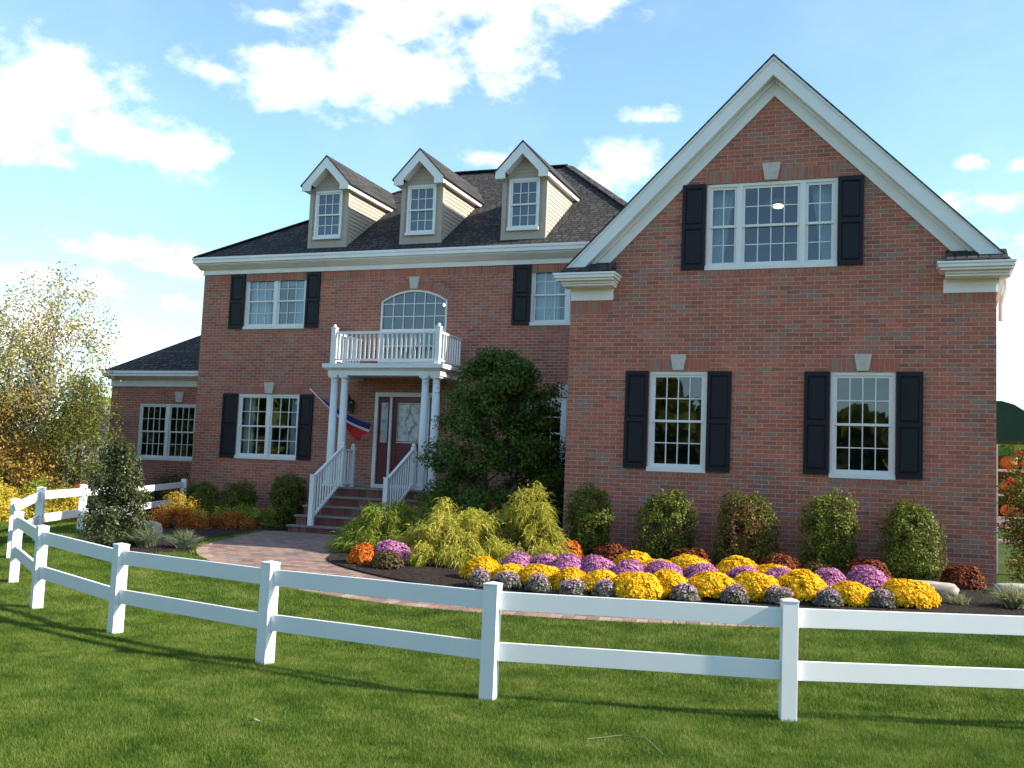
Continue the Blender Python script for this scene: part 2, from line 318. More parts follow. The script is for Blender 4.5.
def empty(name, loc, label, cat, group=None, rz=0, s=1):
    o = bpy.data.objects.new(name, None); COL.objects.link(o); o.location = loc; o.rotation_euler = (0, 0, rz); o.scale = (s, s, s); o.empty_display_size = .2
    tag(o, label, cat, group); return o
def tag(o, label=None, cat=None, group=None, kind=None):
    if label: o['label'] = label
    if cat: o['category'] = cat
    if group: o['group'] = group
    if kind: o['kind'] = kind
    return o
def copy_thing(src, loc, rz, s, label, group=None):
    c = src.copy(); COL.objects.link(c); c.location = loc; c.rotation_euler = (0, 0, rz); c.scale = (s, s, s) if not isinstance(s, tuple) else s; c['label'] = label
    if group: c['group'] = group
    for ch in src.children:
        d = ch.copy(); COL.objects.link(d); d.parent = c
        for g in ch.children:
            e = g.copy(); COL.objects.link(e); e.parent = d
    return c
def struct(o): o['kind'] = 'structure'; return o
def ground(x, y):
    s = min(max((y+8)/7, 0), 1); return -.05+.45*s*s*(3-2*s)
def ground_np(y):
    s = np.clip((y+8)/7, 0, 1); return -.05+.45*s*s*(3-2*s)

# ------------------------------------------------------------------ ground
def sheet(name, xs, ys, mat):
    v = [(x, y, ground(x, y)) for x in xs for y in ys]; ny = len(ys)
    f = [(i*ny+j, (i+1)*ny+j, (i+1)*ny+j+1, i*ny+j+1) for i in range(len(xs)-1) for j in range(ny-1)]
    b = MB(); b.add(v, f); return b.build(name, mat, smooth=True)
k = M('lawn_soil'); g = k.geo(); n1 = k.noise(.7, 5, .65); n2 = k.noise(30, 4, .8)
c = k.ramp(n1, [(.3, (.035, .055, .010)), (.55, (.055, .085, .014)), (.75, (.08, .10, .02))]); c = k.mix(.6, c, k.ramp(n2, [(.3, (.45, .45, .45)), (.7, (1.5, 1.5, 1.4))]), 'MULTIPLY')
k.col(c); k.set(.95, .1); k.bump(n2, .8, .03); MAT['lawn'] = k.m
xs = [-900, -300, -120, -60, -40]+[-30+.5*i for i in range(101)]+[25, 40, 60, 120, 300, 900]
ys = [-900, -300, -100, -50, -30]+[-20+.25*i for i in range(101)]+[8, 12, 20, 40, 80, 150, 300, 900]
struct(sheet('ground', xs, ys, 'lawn'))
k = M('mulch'); n = k.noise(22, 6, .75); n3 = k.noise(3, 3)
c = k.ramp(n, [(.3, (.010, .007, .006)), (.5, (.032, .022, .017)), (.68, (.085, .060, .045)), (.8, (.16, .12, .09))]); k.col(c); k.set(.95, .15); k.bump(n, 1.0, .05); MAT['mulch'] = k.m
k = M('pavers'); g = k.geo(); b = k.n('ShaderNodeTexBrick'); k.l(g.outputs['Position'], b.inputs['Vector'])
b.inputs['Color1'].default_value = (0, 0, 0, 1); b.inputs['Color2'].default_value = (1, 1, 1, 1); b.inputs['Mortar'].default_value = (0, 0, 0, 1); b.inputs['Scale'].default_value = 1
b.inputs['Mortar Size'].default_value = .006; b.inputs['Brick Width'].default_value = .22; b.inputs['Row Height'].default_value = .145
c = k.ramp(b.outputs['Color'], [(0, (.17, .11, .09)), (.4, (.27, .165, .125)), (.75, (.33, .21, .165)), (1, (.21, .165, .145))]); c = k.mix(.6, c, k.ramp(k.noise(30, 4, .7), [(.3, (.65, .65, .65)), (.7, (1.25, 1.25, 1.25))]), 'MULTIPLY')
c = k.mix(b.outputs['Fac'], c, (.07, .05, .04)); k.col(c); k.bump(k.math('SUBTRACT', 1.0, b.outputs['Fac']), .5, .008); k.set(.85, .3); MAT['paver'] = k.m
MAT['edgestone'] = plain('paver_edge', (.23, .16, .13), .85, .3, .25, 20)

def resample(P, n):
    P = [Vector((*p, 0)) for p in P]; d = [0]
    for a, b_ in zip(P, P[1:]): d.append(d[-1]+(b_-a).length)
    out = []
    for i in range(n):
        t = d[-1]*i/(n-1); j = 0
        while j < len(d)-2 and d[j+1] < t: j += 1
        out.append(P[j].lerp(P[j+1], (t-d[j])/(d[j+1]-d[j]) if d[j+1] > d[j] else 0))
    return out
def smoothline(P, it=2):
    for _ in range(it):
        Q = [P[0]]
        for a, b_ in zip(P, P[1:]): Q += [(a[0]*.75+b_[0]*.25, a[1]*.75+b_[1]*.25), (a[0]*.25+b_[0]*.75, a[1]*.25+b_[1]*.75)]
        P = Q+[P[-1]]
    return P
def ribbon(name, A, B, mat, dz, n=90, m_=14, jitter=0, edge=0):
    A = resample(A, n); B = resample(B, n); v = []
    for i in range(n):
        for j in range(m_):
            p = A[i].lerp(B[i], j/(m_-1)); v.append((p.x, p.y, ground(p.x, p.y)+dz+(random.uniform(-jitter, jitter) if 0 < j < m_-1 else 0)))
    f = [(i*m_+j, (i+1)*m_+j, (i+1)*m_+j+1, i*m_+j+1) for i in range(n-1) for j in range(m_-1)]
    # skirt down to the ground along both edges
    for j in (0, m_-1):
        o = len(v)
        for i in range(n): x, y, z = v[i*m_+j]; v.append((x, y, z-dz-.03))
        f += [(i*m_+j, (i+1)*m_+j, o+i+1, o+i) for i in range(n-1)]
    b_ = MB(); b_.add(v, f); return b_.build(name, mat)
OUTER = smoothline([(-7.3, 2.5), (-6.9, 1.2), (-6.3, -.5), (-5.75, -1.9), (-5.0, -3.0), (-4.2, -3.6), (-3.2, -4.35), (-1.9, -5.0), (0, -5.38), (2.1, -5.2), (3.72, -4.86), (5, -4.45), (6.3, -3.98), (9, -2.8), (14, -.2)])
INNER = smoothline([(-3.9, 2.5), (-3.7, 1.5), (-3.45, 0), (-3.2, -1.6), (-3.0, -2.5), (-2.5, -3.05), (-1.7, -3.55), (-.8, -3.95), (.3, -4.3), (2.1, -4.35), (3.7, -4.1), (5, -3.75), (6.3, -3.3), (9, -2.1), (14, .5)])
struct(ribbon('paved_path', OUTER, INNER, 'paver', .012))
struct(ribbon('flower_bed', INNER, [(-3.9, 5.3), (-2, 5.3), (-.3, 5.3), (-.05, 3), (-.05, .02), (3, .02), (6.52, .02), (9.5, .5), (14, 2.5)], 'mulch', .035, 110, 24, .012))
BEDL = smoothline([(-13.4, 7.2), (-12.5, 5), (-11.2, 2), (-9.8, 0), (-8.6, -1.5), (-7.4, -2.9), (-6.4, -3.5), (-5.5, -3.4), (-5.15, -2.9)])
struct(ribbon('side_bed', BEDL, [(-11.5, 7.2), (-11.4, 5.3), (-9, 5.3), (-7.35, 5.3), (-7.3, 2.5), (-6.95, 1.2), (-6.35, -.5), (-5.8, -1.9), (-5.15, -2.9)], 'mulch', .03, 80, 22, .012))
# a soldier edging of pavers along the lawn side of the path
e = MB(); P = resample(OUTER, 190)
for i in range(30, 189):
    a, b_ = P[i], P[i+1]; d = (b_-a).normalized(); nrm = Vector((-d.y, d.x, 0)); nrm = nrm if nrm.y > 0 or nrm.x > .9 else nrm
    a2 = a+d*.006; b2 = b_-d*.006; i0 = nrm*.002; i1 = nrm*.19
    q = [a2+i0, b2+i0, b2+i1, a2+i1]; v = [(p.x, p.y, ground(p.x, p.y)+z) for z in (-.02, .020) for p in q]
    e.add(v, [(4, 5, 6, 7), (0, 1, 5, 4), (1, 2, 6, 5), (2, 3, 7, 6), (3, 0, 4, 7)])
k = M('edging_brick'); k.col(k.mix(.5, k.ramp(k.geo().outputs['Random Per Island'], [(0, (.22, .14, .11)), (.5, (.33, .20, .15)), (1, (.40, .29, .23))]), k.ramp(k.noise(30, 4), [(.3, (.7, .7, .7)), (.7, (1.2, 1.2, 1.2))]), 'MULTIPLY')); k.set(.85, .3); MAT['edging'] = k.m
struct(e.build('path_edging', 'edging'))

# ------------------------------------------------------------------ the house
W = 6.524; D = 5.358; MX = -11.446; D2 = 7.374; LX = -15.86; RX = .65
H = empty('brick_house', (0, 0, .4), 'two storey red brick house with white trimmed front gable, three dormers and black shutters', 'house')
HO = Vector((0, 0, .4))
def hb(mb, name, mat, parent=None, **k):
    """build under the house (or a part of it) with world coordinates"""
    p = parent or H
    mb.v = [(x, y, z-.4) for x, y, z in mb.v]
    return mb.build(name, mat, p, **k)
def wall(outline, holes, Y, t=.14):
    """upright wall facing -y with openings; outline and holes are lists of (x, z)"""
    bm = bmesh.new(); ed = []
    def loop(P):
        vs = [bm.verts.new((x, Y, z)) for x, z in P]
        return [bm.edges.new((vs[i], vs[(i+1) % len(vs)])) for i in range(len(vs))]
    for P in [outline]+holes: ed += loop(P)
    bmesh.ops.triangle_fill(bm, use_beauty=True, use_dissolve=False, edges=ed, normal=(0, -1, 0))
    bm.verts.index_update(); mb = MB(); vs = [v.co[:] for v in bm.verts]; fs = []
    for f in bm.faces:
        idx = [v.index for v in f.verts]
        if f.normal.y > 0: idx = idx[::-1]
        fs.append(idx)
    mb.add(vs, fs); bm.free()
    for P in holes:
        n = len(P); a = sum(P[i][0]*P[(i+1) % n][1]-P[(i+1) % n][0]*P[i][1] for i in range(n))
        Q = P if a > 0 else P[::-1]
        v = [(x, Y, z) for x, z in Q]+[(x, Y+t, z) for x, z in Q]
        mb.add(v, [(i, (i+1) % n, (i+1) % n+n, i+n) for i in range(n)])
    return mb
rect = lambda a, b_, c_, d_: [(a, c_), (b_, c_), (b_, d_), (a, d_)]
ZB, ZT = 1.90, 3.52
def arch_pts(x0, x1, zs, za, n=14, dz=0):
    """segmental arch from (x1, zs) over to (x0, zs)"""
    w2 = (x1-x0)/2; h = za-zs; r = (w2*w2+h*h)/(2*h); cz = za-r; cx = (x0+x1)/2; a0 = math.asin(w2/r)
    return [(cx+(r+dz)*math.sin(a0*(1-2*i/n)), cz+(r+dz)*math.cos(a0*(1-2*i/n))) for i in range(n+1)]
AX0, AX1, AZ0, AZS, AZA = -6.40, -4.68, 4.30, 5.755, 6.03
DX0, DX1, DZ0, DZ1 = -6.40, -4.74, 1.37, 3.60
# -- walls
wins_w = [(1.381, 2.317, ZB, ZT), (4.206, 5.142, ZB, ZT), (2.239, 4.272, 5.153, 6.571)]
wins_m = [(-10.192, -8.447, 5.136, 6.516), (-10.196, -8.449, 1.935, 3.53), (-2.640, -.895, 5.136, 6.516), (-2.631, -.884, 1.935, 3.53)]
wins_l = [(-14.85, -12.93, 1.83, 3.40)]
wl = wall([(0, 0), (W, 0), (W, 5.05), (W, 4.95), (3.284+2.98, 4.99), (3.284, 7.97), (.304, 4.99), (0, 4.95)][:0] or [(0, .2), (W, .2), (W, 4.95), (6.30, 4.955), (3.284, 7.971), (.268, 4.955), (0, 4.95)], [rect(*q) for q in wins_w], 0)
wm = wall([(MX, .2), (RX, .2), (RX, 6.7), (MX, 6.7)], [rect(*q) for q in wins_m]+[[(AX0, AZ0), (AX1, AZ0)]+arch_pts(AX0, AX1, AZS, AZA), rect(DX0, DX1, DZ0-.0, DZ1)], D)
wl2 = wall([(LX, .2), (MX, .2), (MX, 4.1), (LX, 4.1)], [rect(*q) for q in wins_l], D2)
wb = MB(); 
for q in (wl, wm, wl2): wb.add(q.v, q.f)
def quadwall(mb, x0, y0, x1, y1, z0, z1): mb.add([(x0, y0, z0), (x1, y1, z0), (x1, y1, z1), (x0, y0, z1)], [(0, 1, 2, 3)])
quadwall(wb, W, 0, W, 12, .2, 5.0); quadwall(wb, 0, D, 0, 0, .2, 5.3); quadwall(wb, MX, 15, MX, D, .2, 6.7); quadwall(wb, RX, D, RX, 15, 4, 6.7)
quadwall(wb, RX, 15, MX, 15, .2, 6.7); quadwall(wb, W, 12, 0, 12, .2, 5.0); quadwall(wb, LX, 13, LX, D2, .2, 4.1); quadwall(wb, MX, 13, LX, 13, .2, 4.1)
wb.add([(0, 12, 4.95), (W, 12, 4.95), (3.284, 12, 8.1)], [(0, 2, 1)])
WALL = hb(wb, 'wall', 'brick')
# -- rooms behind the glass: back walls, floors, ceilings
rb = MB()
rb.box(.15, W-.15, 3.4, 3.5, .5, 4.9); rb.box(1.9, 4.7, 3.4, 3.5, 4.9, 6.72); rb.box(.15, W-.15, .15, 3.4, 4.0, 4.15); rb.box(.15, W-.15, .15, 3.4, 1.1, 1.25); rb.box(1.9, 4.7, .3, 3.4, 6.72, 6.8); rb.box(1.8, 1.88, .16, 3.4, 4.2, 6.7); rb.box(4.72, 4.8, .16, 3.4, 4.2, 6.7)
rb.box(3.2, 3.3, .2, 3.4, 1.25, 4.0); rb.box(MX+.15, RX-.15, D+3.4, D+3.5, .5, 6.7); rb.box(MX+.15, RX-.15, D+.16, D+3.4, 4.05, 4.2); rb.box(MX+.15, RX-.15, D+.16, D+3.4, 1.15, 1.3)
for x in (-7.6, -3.6): rb.box(x, x+.1, D+.16, D+3.4, 1.2, 6.7)
rb.box(MX+.15, RX-.15, D+.16, D+3.4, 6.62, 6.68); rb.box(LX+.15, MX-.1, D2+3, D2+3.1, .5, 4); rb.box(LX+.15, MX-.1, D2+.16, D2+3, 1.1, 1.2); rb.box(LX+.15, MX-.1, D2+.16, D2+3, 3.8, 3.9)
hb(rb, 'interior_wall', 'room')

# -- windows
def soldier(parent, x0, x1, z0, z1, Y, name='lintel'):
    b_ = MB(); b_.box(x0, x1, Y-.004, Y+.01, z0, z1, 1); n = max(1, round((x1-x0)/.0677)); s_ = (x1-x0)/n
    for i in range(n): b_.box(x0+i*s_+.004, x0+(i+1)*s_-.004, Y-.009, Y+.005, z0+.006, z1-.006, 0)
    return hb(b_, name, ['piece', 'mortar'], parent)
def keystone(parent, cx_, z0, z1, Y, wb_=.17, wt=.26):
    b_ = MB(); b_.prism([(cx_-wb_/2, z0), (cx_+wb_/2, z0), (cx_+wt/2, z1), (cx_-wt/2, z1)], Y-.045, Y+.01); return hb(b_, 'keystone', 'stone', parent, bevel=.006)
def curtain(parent, x0, x1, z0, z1, Y, gather=None, waves=7):
    n = 36; v = []
    for i in range(n+1):
        t = i/n
        for j in range(6):
            s_ = j/5; ww = 1-(gather or 0)*s_
            x = (x0+(x1-x0)*t*ww) if (gather is None or gather >= 0) else (x1-(x1-x0)*(1-t)*(1+gather*s_))
            v.append((x, Y+.03*math.sin(t*waves*6.28+s_), z1-(z1-z0)*s_))
    f = [(i*6+j, (i+1)*6+j, (i+1)*6+j+1, i*6+j+1) for i in range(n) for j in range(5)]
    b_ = MB(); b_.add(v, f); return hb(b_, 'curtain', 'curtain', parent, smooth=True)
def window(x0, x1, z0, z1, Y, units, cols, rows=2, parent=None, mull=.085, cas=.055, sill=True, yo=.02, name='window', fmat='sash'):
    """double-hung window units side by side; units = list of relative widths, cols = lights across in each"""
    yf = Y+yo; fr = MB()
    fr.box(x0, x1, yf, yf+.08, z1-cas, z1); fr.box(x0, x0+cas, yf, yf+.08, z0+cas+.02, z1-cas); fr.box(x1-cas, x1, yf, yf+.08, z0+cas+.02, z1-cas)
    fr.box(x0-.01, x1+.01, yf-.045, yf+.08, z0, z0+cas+.02)
    ia, ib = x0+cas, x1-cas; tot = (ib-ia)-mull*(len(units)-1); x = ia; spans = []
    for i, u in enumerate(units):
        wd = tot*u/sum(units); spans.append((x, x+wd)); x += wd
        if i < len(units)-1: fr.box(x, x+mull, yf-.004, yf+.076, z0+cas+.02, z1-cas); x += mull
    root = hb(fr, name, fmat, parent, bevel=.004) if parent is not WALL else hb(fr, name, fmat, H)
    za, zb = z0+cas+.02, z1-cas; zm = (za+zb)/2; sb = .038; mu = .016
    for (a, b_), nc in zip(spans, cols):
        for (c_, d_, yy, nm) in ((zm-.02, zb, yf+.022, 'upper_sash'), (za, zm+.02, yf+.048, 'lower_sash')):
            s_ = MB(); lo = sb+(.02 if nm == 'lower_sash' else 0)
            s_.box(a, a+sb, yy, yy+.024, c_, d_); s_.box(b_-sb, b_, yy, yy+.024, c_, d_); s_.box(a+sb, b_-sb, yy, yy+.024, c_, c_+lo); s_.box(a+sb, b_-sb, yy, yy+.024, d_-sb, d_)
            ga, gb, gc, gd = a+sb, b_-sb, c_+lo, d_-sb
            for i in range(1, nc): xx = ga+(gb-ga)*i/nc; s_.box(xx-mu/2, xx+mu/2, yy+.002, yy+.02, gc, gd)
            for j in range(1, rows): zz = gc+(gd-gc)*j/rows; s_.box(ga, gb, yy+.004, yy+.018, zz-mu/2, zz+mu/2)
            so_ = hb(s_, 'sash', fmat, root)
            p_ = MB(); p_.add([(ga, yy+.022, gc), (gb, yy+.022, gc), (gb, yy+.022, gd), (ga, yy+.022, gd)], [(0, 1, 2, 3)]); hb(p_, 'pane', 'glass', root)
    return root
def shutter(x0, x1, z0, z1, Y):
    b_ = MB(); st = .05; zm = z0+(z1-z0)*.5
    b_.box(x0, x1, Y-.030, Y-.004, z0, z1)
    for a, c_, d_, e_ in ((x0, x0+st, z0, z1), (x1-st, x1, z0, z1), (x0+st, x1-st, z0, z0+.07), (x0+st, x1-st, z1-.07, z1), (x0+st, x1-st, zm-.035, zm+.035)): b_.box(a, c_, Y-.048, Y-.029, d_, e_)
    for c_, d_ in ((z0+.07, zm-.035), (zm+.035, z1-.07)):
        i = .035; a, e_ = x0+st, x1-st
        v = [(a+.008, Y-.031, c_+.008), (e_-.008, Y-.031, c_+.008), (e_-.008, Y-.031, d_-.008), (a+.008, Y-.031, d_-.008), (a+i, Y-.044, c_+i), (e_-i, Y-.044, c_+i), (e_-i, Y-.044, d_-i), (a+i, Y-.044, d_-i)]
        b_.add(v, [(0, 1, 5, 4), (1, 2, 6, 5), (2, 3, 7, 6), (3, 0, 4, 7), (4, 5, 6, 7)])
    return hb(b_, 'shutter', 'shutter')
SW = .387
# wing, ground floor
for (a, b_, c_, d_) in wins_w[:2]:
    wr = window(a, b_, c_, d_, 0, [1], [4]); soldier(wr, a-.05, b_+.05, d_+.008, d_+.205, 0); soldier(wr, a-.02, b_+.02, c_-.075, c_-.004, 0, 'brick_sill'); keystone(wr, (a+b_)/2, d_+.012, d_+.27, 0)
    shutter(a-SW, a-.012, c_+.05, d_, 0); shutter(b_+.012, b_+SW, c_+.03, d_, 0)
a, b_, c_, d_ = wins_w[2]
wr = window(a, b_, c_, d_, 0, [.50, 1.05, .50], [2, 4, 2], mull=.09); soldier(wr, a-.02, b_+.02, d_+.008, d_+.205, 0); soldier(wr, a-.02, b_+.02, c_-.085, c_-.004, 0, 'brick_sill'); keystone(wr, (a+b_)/2+.0, d_+.012, d_+.29, 0, .2, .29)
curtain(wr, a+.05, a+.42, c_+.1, d_-.05, .25, .5, 5); curtain(wr, b_-.42, b_-.05, c_+.1, d_-.05, .25, -.5, 5)
shutter(a-SW, a-.012, c_+.02, d_, 0); shutter(b_+.012, b_+SW, c_+.02, d_, 0)
# main block
for i, (a, b_, c_, d_) in enumerate(wins_m):
    wr = window(a, b_, c_, d_, D, [1, 1], [3, 3], mull=.10)
    soldier(wr, a-.02, b_+.02, c_-.10, c_-.004, D, 'brick_sill')
    if i in (1, 3): soldier(wr, a-.05, b_+.05, d_+.008, d_+.205, D); keystone(wr, (a+b_)/2, d_+.012, d_+.28, D, .2, .29)
    if i in (0, 2): curtain(wr, a+.05, a+.62, c_+.05, d_-.05, D+.22, 0, 7); curtain(wr, b_-.45, b_-.05, c_+.05, d_-.05, D+.22, 0, 5); curtain(wr, a+.05, b_-.05, d_-.28, d_-.05, D+.19, 0, 14)
    else: curtain(wr, a+.05, a+.35, c_+.05, d_-.05, D+.22, 0, 4); curtain(wr, b_-.35, b_-.05, c_+.05, d_-.05, D+.22, 0, 4)
    shutter(a-.43, a-.012, c_+.02, d_, D); shutter(b_+.012, b_+.385, c_+.02, d_, D)
a, b_, c_, d_ = wins_l[0]
wr = window(a, b_, c_, d_, D2, [1, 1], [4, 4], mull=.11); keystone(wr, (a+b_)/2+.38, d_+.04, d_+.33, D2, .2, .29); soldier(wr, a-.02, b_+.02, c_-.10, c_-.004, D2, 'brick_sill')
# soldier course under the main frieze and the cornice returns
soldier(WALL, MX+.02, -.02, 6.34, 6.535, D, 'soldier_course'); soldier(WALL, .02, .73, 4.50, 4.70, 0, 'soldier_course'); soldier(WALL, 5.80, W-.01, 4.56, 4.765, 0, 'soldier_course')
# arched window over the balcony
fr = MB(); cas = .05; y0 = D+.02
outer = arch_pts(AX0, AX1, AZS, AZA, 20); inner = arch_pts(AX0+cas, AX1-cas, AZS-.01, AZA-cas, 20)
n = len(outer); v = [(x, y0, z) for x, z in outer]+[(x, y0, z) for x, z in inner]+[(x, y0+.08, z) for x, z in outer]+[(x, y0+.08, z) for x, z in inner]
fr.add(v, [(i, i+1, n+i+1, n+i) for i in range(n-1)]+[(n+i, n+i+1, 3*n+i+1, 3*n+i) for i in range(n-1)])
fr.box(AX0, AX0+cas, y0, y0+.08, AZ0, AZS); fr.box(AX1-cas, AX1, y0, y0+.08, AZ0, AZS); fr.box(AX0, AX1, y0-.02, y0+.08, AZ0, AZ0+.07); fr.box(AX0+cas, AX1-cas, y0+.004, y0+.07, 5.02, 5.10)
AW = hb(fr, 'arched_window', 'sash')
mu = MB(); gx0, gx1 = AX0+cas, AX1-cas
ztop = lambda x: (lambda w2, h: (AZA-cas)-((w2*w2+h*h)/(2*h))+math.sqrt(max(0, ((w2*w2+h*h)/(2*h))**2-(x-(AX0+AX1)/2)**2)))((gx1-gx0)/2, AZA-cas-AZS+.01)
for i in range(1, 6): x = gx0+(gx1-gx0)*i/6; mu.box(x-.009, x+.009, y0+.02, y0+.04, AZ0+.07, ztop(x))
for z in (5.40, 5.70, 4.70): mu.box(gx0, gx1, y0+.022, y0+.038, z-.009, z+.009)
hb(mu, 'muntin', 'sash', AW)
p_ = MB(); pts = [(gx0, AZ0+.05), (gx1, AZ0+.05)]+arch_pts(gx0, gx1, AZS-.01, AZA-cas, 20); p_.add([(x, y0+.045, z) for x, z in pts], [tuple(range(len(pts)))]); hb(p_, 'pane', 'glass', AW)
keystone(AW, (AX0+AX1)/2, AZA+.012, AZA+.30, D, .19, .28)
ab = MB(); cxa = (AX0+AX1)/2; w2 = (AX1-AX0)/2; h = AZA-AZS; rr = (w2*w2+h*h)/(2*h); cza = AZA-rr; a0 = math.asin(w2/rr)*1.06; nb = 27
for i in range(nb):
    t0 = -a0+2*a0*(i+.06)/nb; t1 = -a0+2*a0*(i+.94)/nb
    if abs((t0+t1)/2*rr) < .12: continue
    q = [(cxa+r_*math.sin(t), cza+r_*math.cos(t)) for r_, t in ((rr+.008, t0), (rr+.008, t1), (rr+.21, t1), (rr+.21, t0))]; ab.prism(q, D-.009, D+.005, 0)
q = arch_pts(AX0, AX1, AZS, AZA, 20, .004); q2 = arch_pts(AX0, AX1, AZS, AZA, 20, .214); nq = len(q)
ab.add([(x, D-.004, z) for x, z in q]+[(x, D-.004, z) for x, z in q2], [(i, i+1, nq+i+1, nq+i) for i in range(nq-1)], 1)
hb(ab, 'brick_arch', ['piece', 'mortar'], AW)

# -- wing gable trim
PX = 3.284
def gable_trim():
    f = MB()
    for s_ in (-1, 1):
        ob = 3.405 if s_ < 0 else 3.435
        f.prism([(PX, 8.505), (PX, 8.225), (PX+s_*3.125, 5.10), (PX+s_*ob, 5.10)], -.235, -.20)
        f.prism([(PX, 8.530), (PX, 8.475), (PX+s_*(ob-.02), 5.10), (PX+s_*(ob+.03), 5.10)], -.255, -.236)
    hb(f, 'rake_board', 'white', bevel=.004)
    s2 = MB()
    for s_ in (-1, 1):
        s2.prism([(PX, 8.26), (PX, 8.235), (PX+s_*3.0, 5.235), (PX+s_*3.025, 5.235)], -.199, -.001)
    hb(s2, 'soffit', 'white')
    s3 = MB()
    for s_ in (-1, 1):
        s3.prism([(PX, 8.233), (PX, 7.955), (PX+s_*2.72, 5.235), (PX+s_*2.998, 5.235)], -.030, -.002)
        s3.prism([(PX, 8.232), (PX, 8.17), (PX+s_*2.935, 5.235), (PX+s_*2.997, 5.235)], -.075, -.031)
    hb(s3, 'rake_frieze', 'white', bevel=.003)
gable_trim()
roof = MB(); ex = 3.475
for s_ in (-1, 1):
    poly = [(PX, 8.56), (PX+s_*ex, 8.56-ex), (PX+s_*ex, 8.532-ex), (PX, 8.532)]
    roof.prism(poly, -.27, 12.2)
ROOFW = hb(roof, 'wing_roof', 'shingle45')
def cornice(segs, zt, parent=H, name='cornice', mat='cream', fri=(.20, .19), end_over=.0):
    pass
def ret(x0, x1, xf0, xf1, z, name):
    b_ = MB()
    b_.box(x0, x1, -.44, -.001, z-.035, z); b_.box(x0+.02, x1-.02, -.425, -.001, z-.085, z-.036); b_.box(x0+.05, x1-.05, -.39, -.001, z-.125, z-.086)
    b_.box(x0+.12, x1-.07, -.32, -.001, z-.165, z-.126); b_.box(x0+.12, x1-.08, -.29, -.001, z-.20, z-.166)
    b_.box(xf0, xf1, -.032, -.001, z-.40, z-.201); b_.box(xf0-.0, xf1+.01, -.05, -.001, z-.235, z-.2015)
    hb(b_, name, 'cream', bevel=.004)
    r_ = MB(); xa, xb = (x0+.03, x1-.005)
    r_.prismx([(-.44, z+.004), (-.44, z+.018), (-.001, z+.25), (-.001, z+.004)], xa+.1, xb-.1)
    hb(r_, 'return_roof', 'shingle')
ret(-.20, .86, -.0, .73, 5.10, 'cornice_return'); ret(5.70, 6.76, 5.80, W+.0, 5.10, 'cornice_return')
# side eave of the wing, right and left
for s_, xw in ((1, W), (-1, 0)):
    b_ = MB(); X = lambda d_: xw+s_*d_
    def bx(a, c_, z0, z1): b_.box(min(X(a), X(c_)), max(X(a), X(c_)), 0.001, 12.1, z0, z1)
    bx(.0, .24, 5.065, 5.10); bx(.0, .22, 5.015, 5.064); bx(0, .18, 4.975, 5.014); bx(.0, .15, 4.935, 4.974); bx(0, .12, 4.90, 4.934); bx(.001, .03, 4.70, 4.899)
    if s_ > 0: hb(b_, 'eave_cornice', 'cream')
# downspout behind the right return
b_ = MB(); b_.tube([(6.66, .15, 4.95), (6.66, .15, 4.80), (6.60, .15, 4.55), (6.60, .15, 4.3)], .04, 8); hb(b_, 'downspout', 'cream')

# -- main roof
ze = 6.92; PT = .67; yE = 5.07; yR = 10.0; zr = ze+PT*(yR-yE); xl = -11.62; xr0 = xl+(yR-yE); xr1 = -3.36; xe = .645
r_ = MB(); yB = 2*yR-yE
v = [(xl, yE, ze), (xe, yE, ze), (xe, yB, ze), (xl, yB, ze), (xr0, yR, zr), (xr1, yR, zr)]
r_.add(v, [(0, 1, 5, 4), (1, 2, 5), (2, 3, 4, 5), (3, 0, 4)]); r_.add([(x, y, z-.03) for x, y, z in v[:4]], [(3, 2, 1, 0)])
for i in range(4): a, c_ = v[i], v[(i+1) % 4]; r_.add([a, c_, (c_[0], c_[1], c_[2]-.03), (a[0], a[1], a[2]-.03)], [(3, 2, 1, 0)])
MR = hb(r_, 'main_roof', 'shingle')
b_ = MB()
for a, c_ in ((v[0], v[4]), (v[4], v[5]), (v[5], v[1])): b_.beam((a[0], a[1], a[2]+.012), (c_[0], c_[1], c_[2]+.012), .26, .03)
hb(b_, 'ridge_cap', 'shingle', MR)
b_ = MB(); y = yE
b_.box(xl-.02, RX-.2, y-.035, y+.10, ze-.055, ze+.005); b_.box(xl, RX-.2, y-.02, y+.09, ze-.14, ze-.056); b_.box(xl+.04, RX-.2, y+.03, D, ze-.175, ze-.141)
b_.prismx([(y+.06, ze-.176), (y+.06, ze-.19), (D-.10, ze-.262), (D-.05, ze-.275), (D-.031, ze-.275), (D-.031, ze-.176)], xl+.08, RX-.2)
b_.box(MX-.025, RX-.2, D-.03, D-.002, ze-.36, ze-.176); b_.box(MX-.025, RX-.2, D-.045, D-.002, ze-.39, ze-.361)
b_.box(xl-.019, xl+.10, y+.101, 15.0, ze-.055, ze+.004); b_.box(xl+.001, xl+.09, y+.0905, 15.0, ze-.14, ze-.056); b_.box(xl+.041, MX, D+.001, 15.0, ze-.175, ze-.141); b_.box(MX-.024, MX-.002, D-.001, 15, ze-.39, ze-.176)
hb(b_, 'main_cornice', 'cream', bevel=.005)
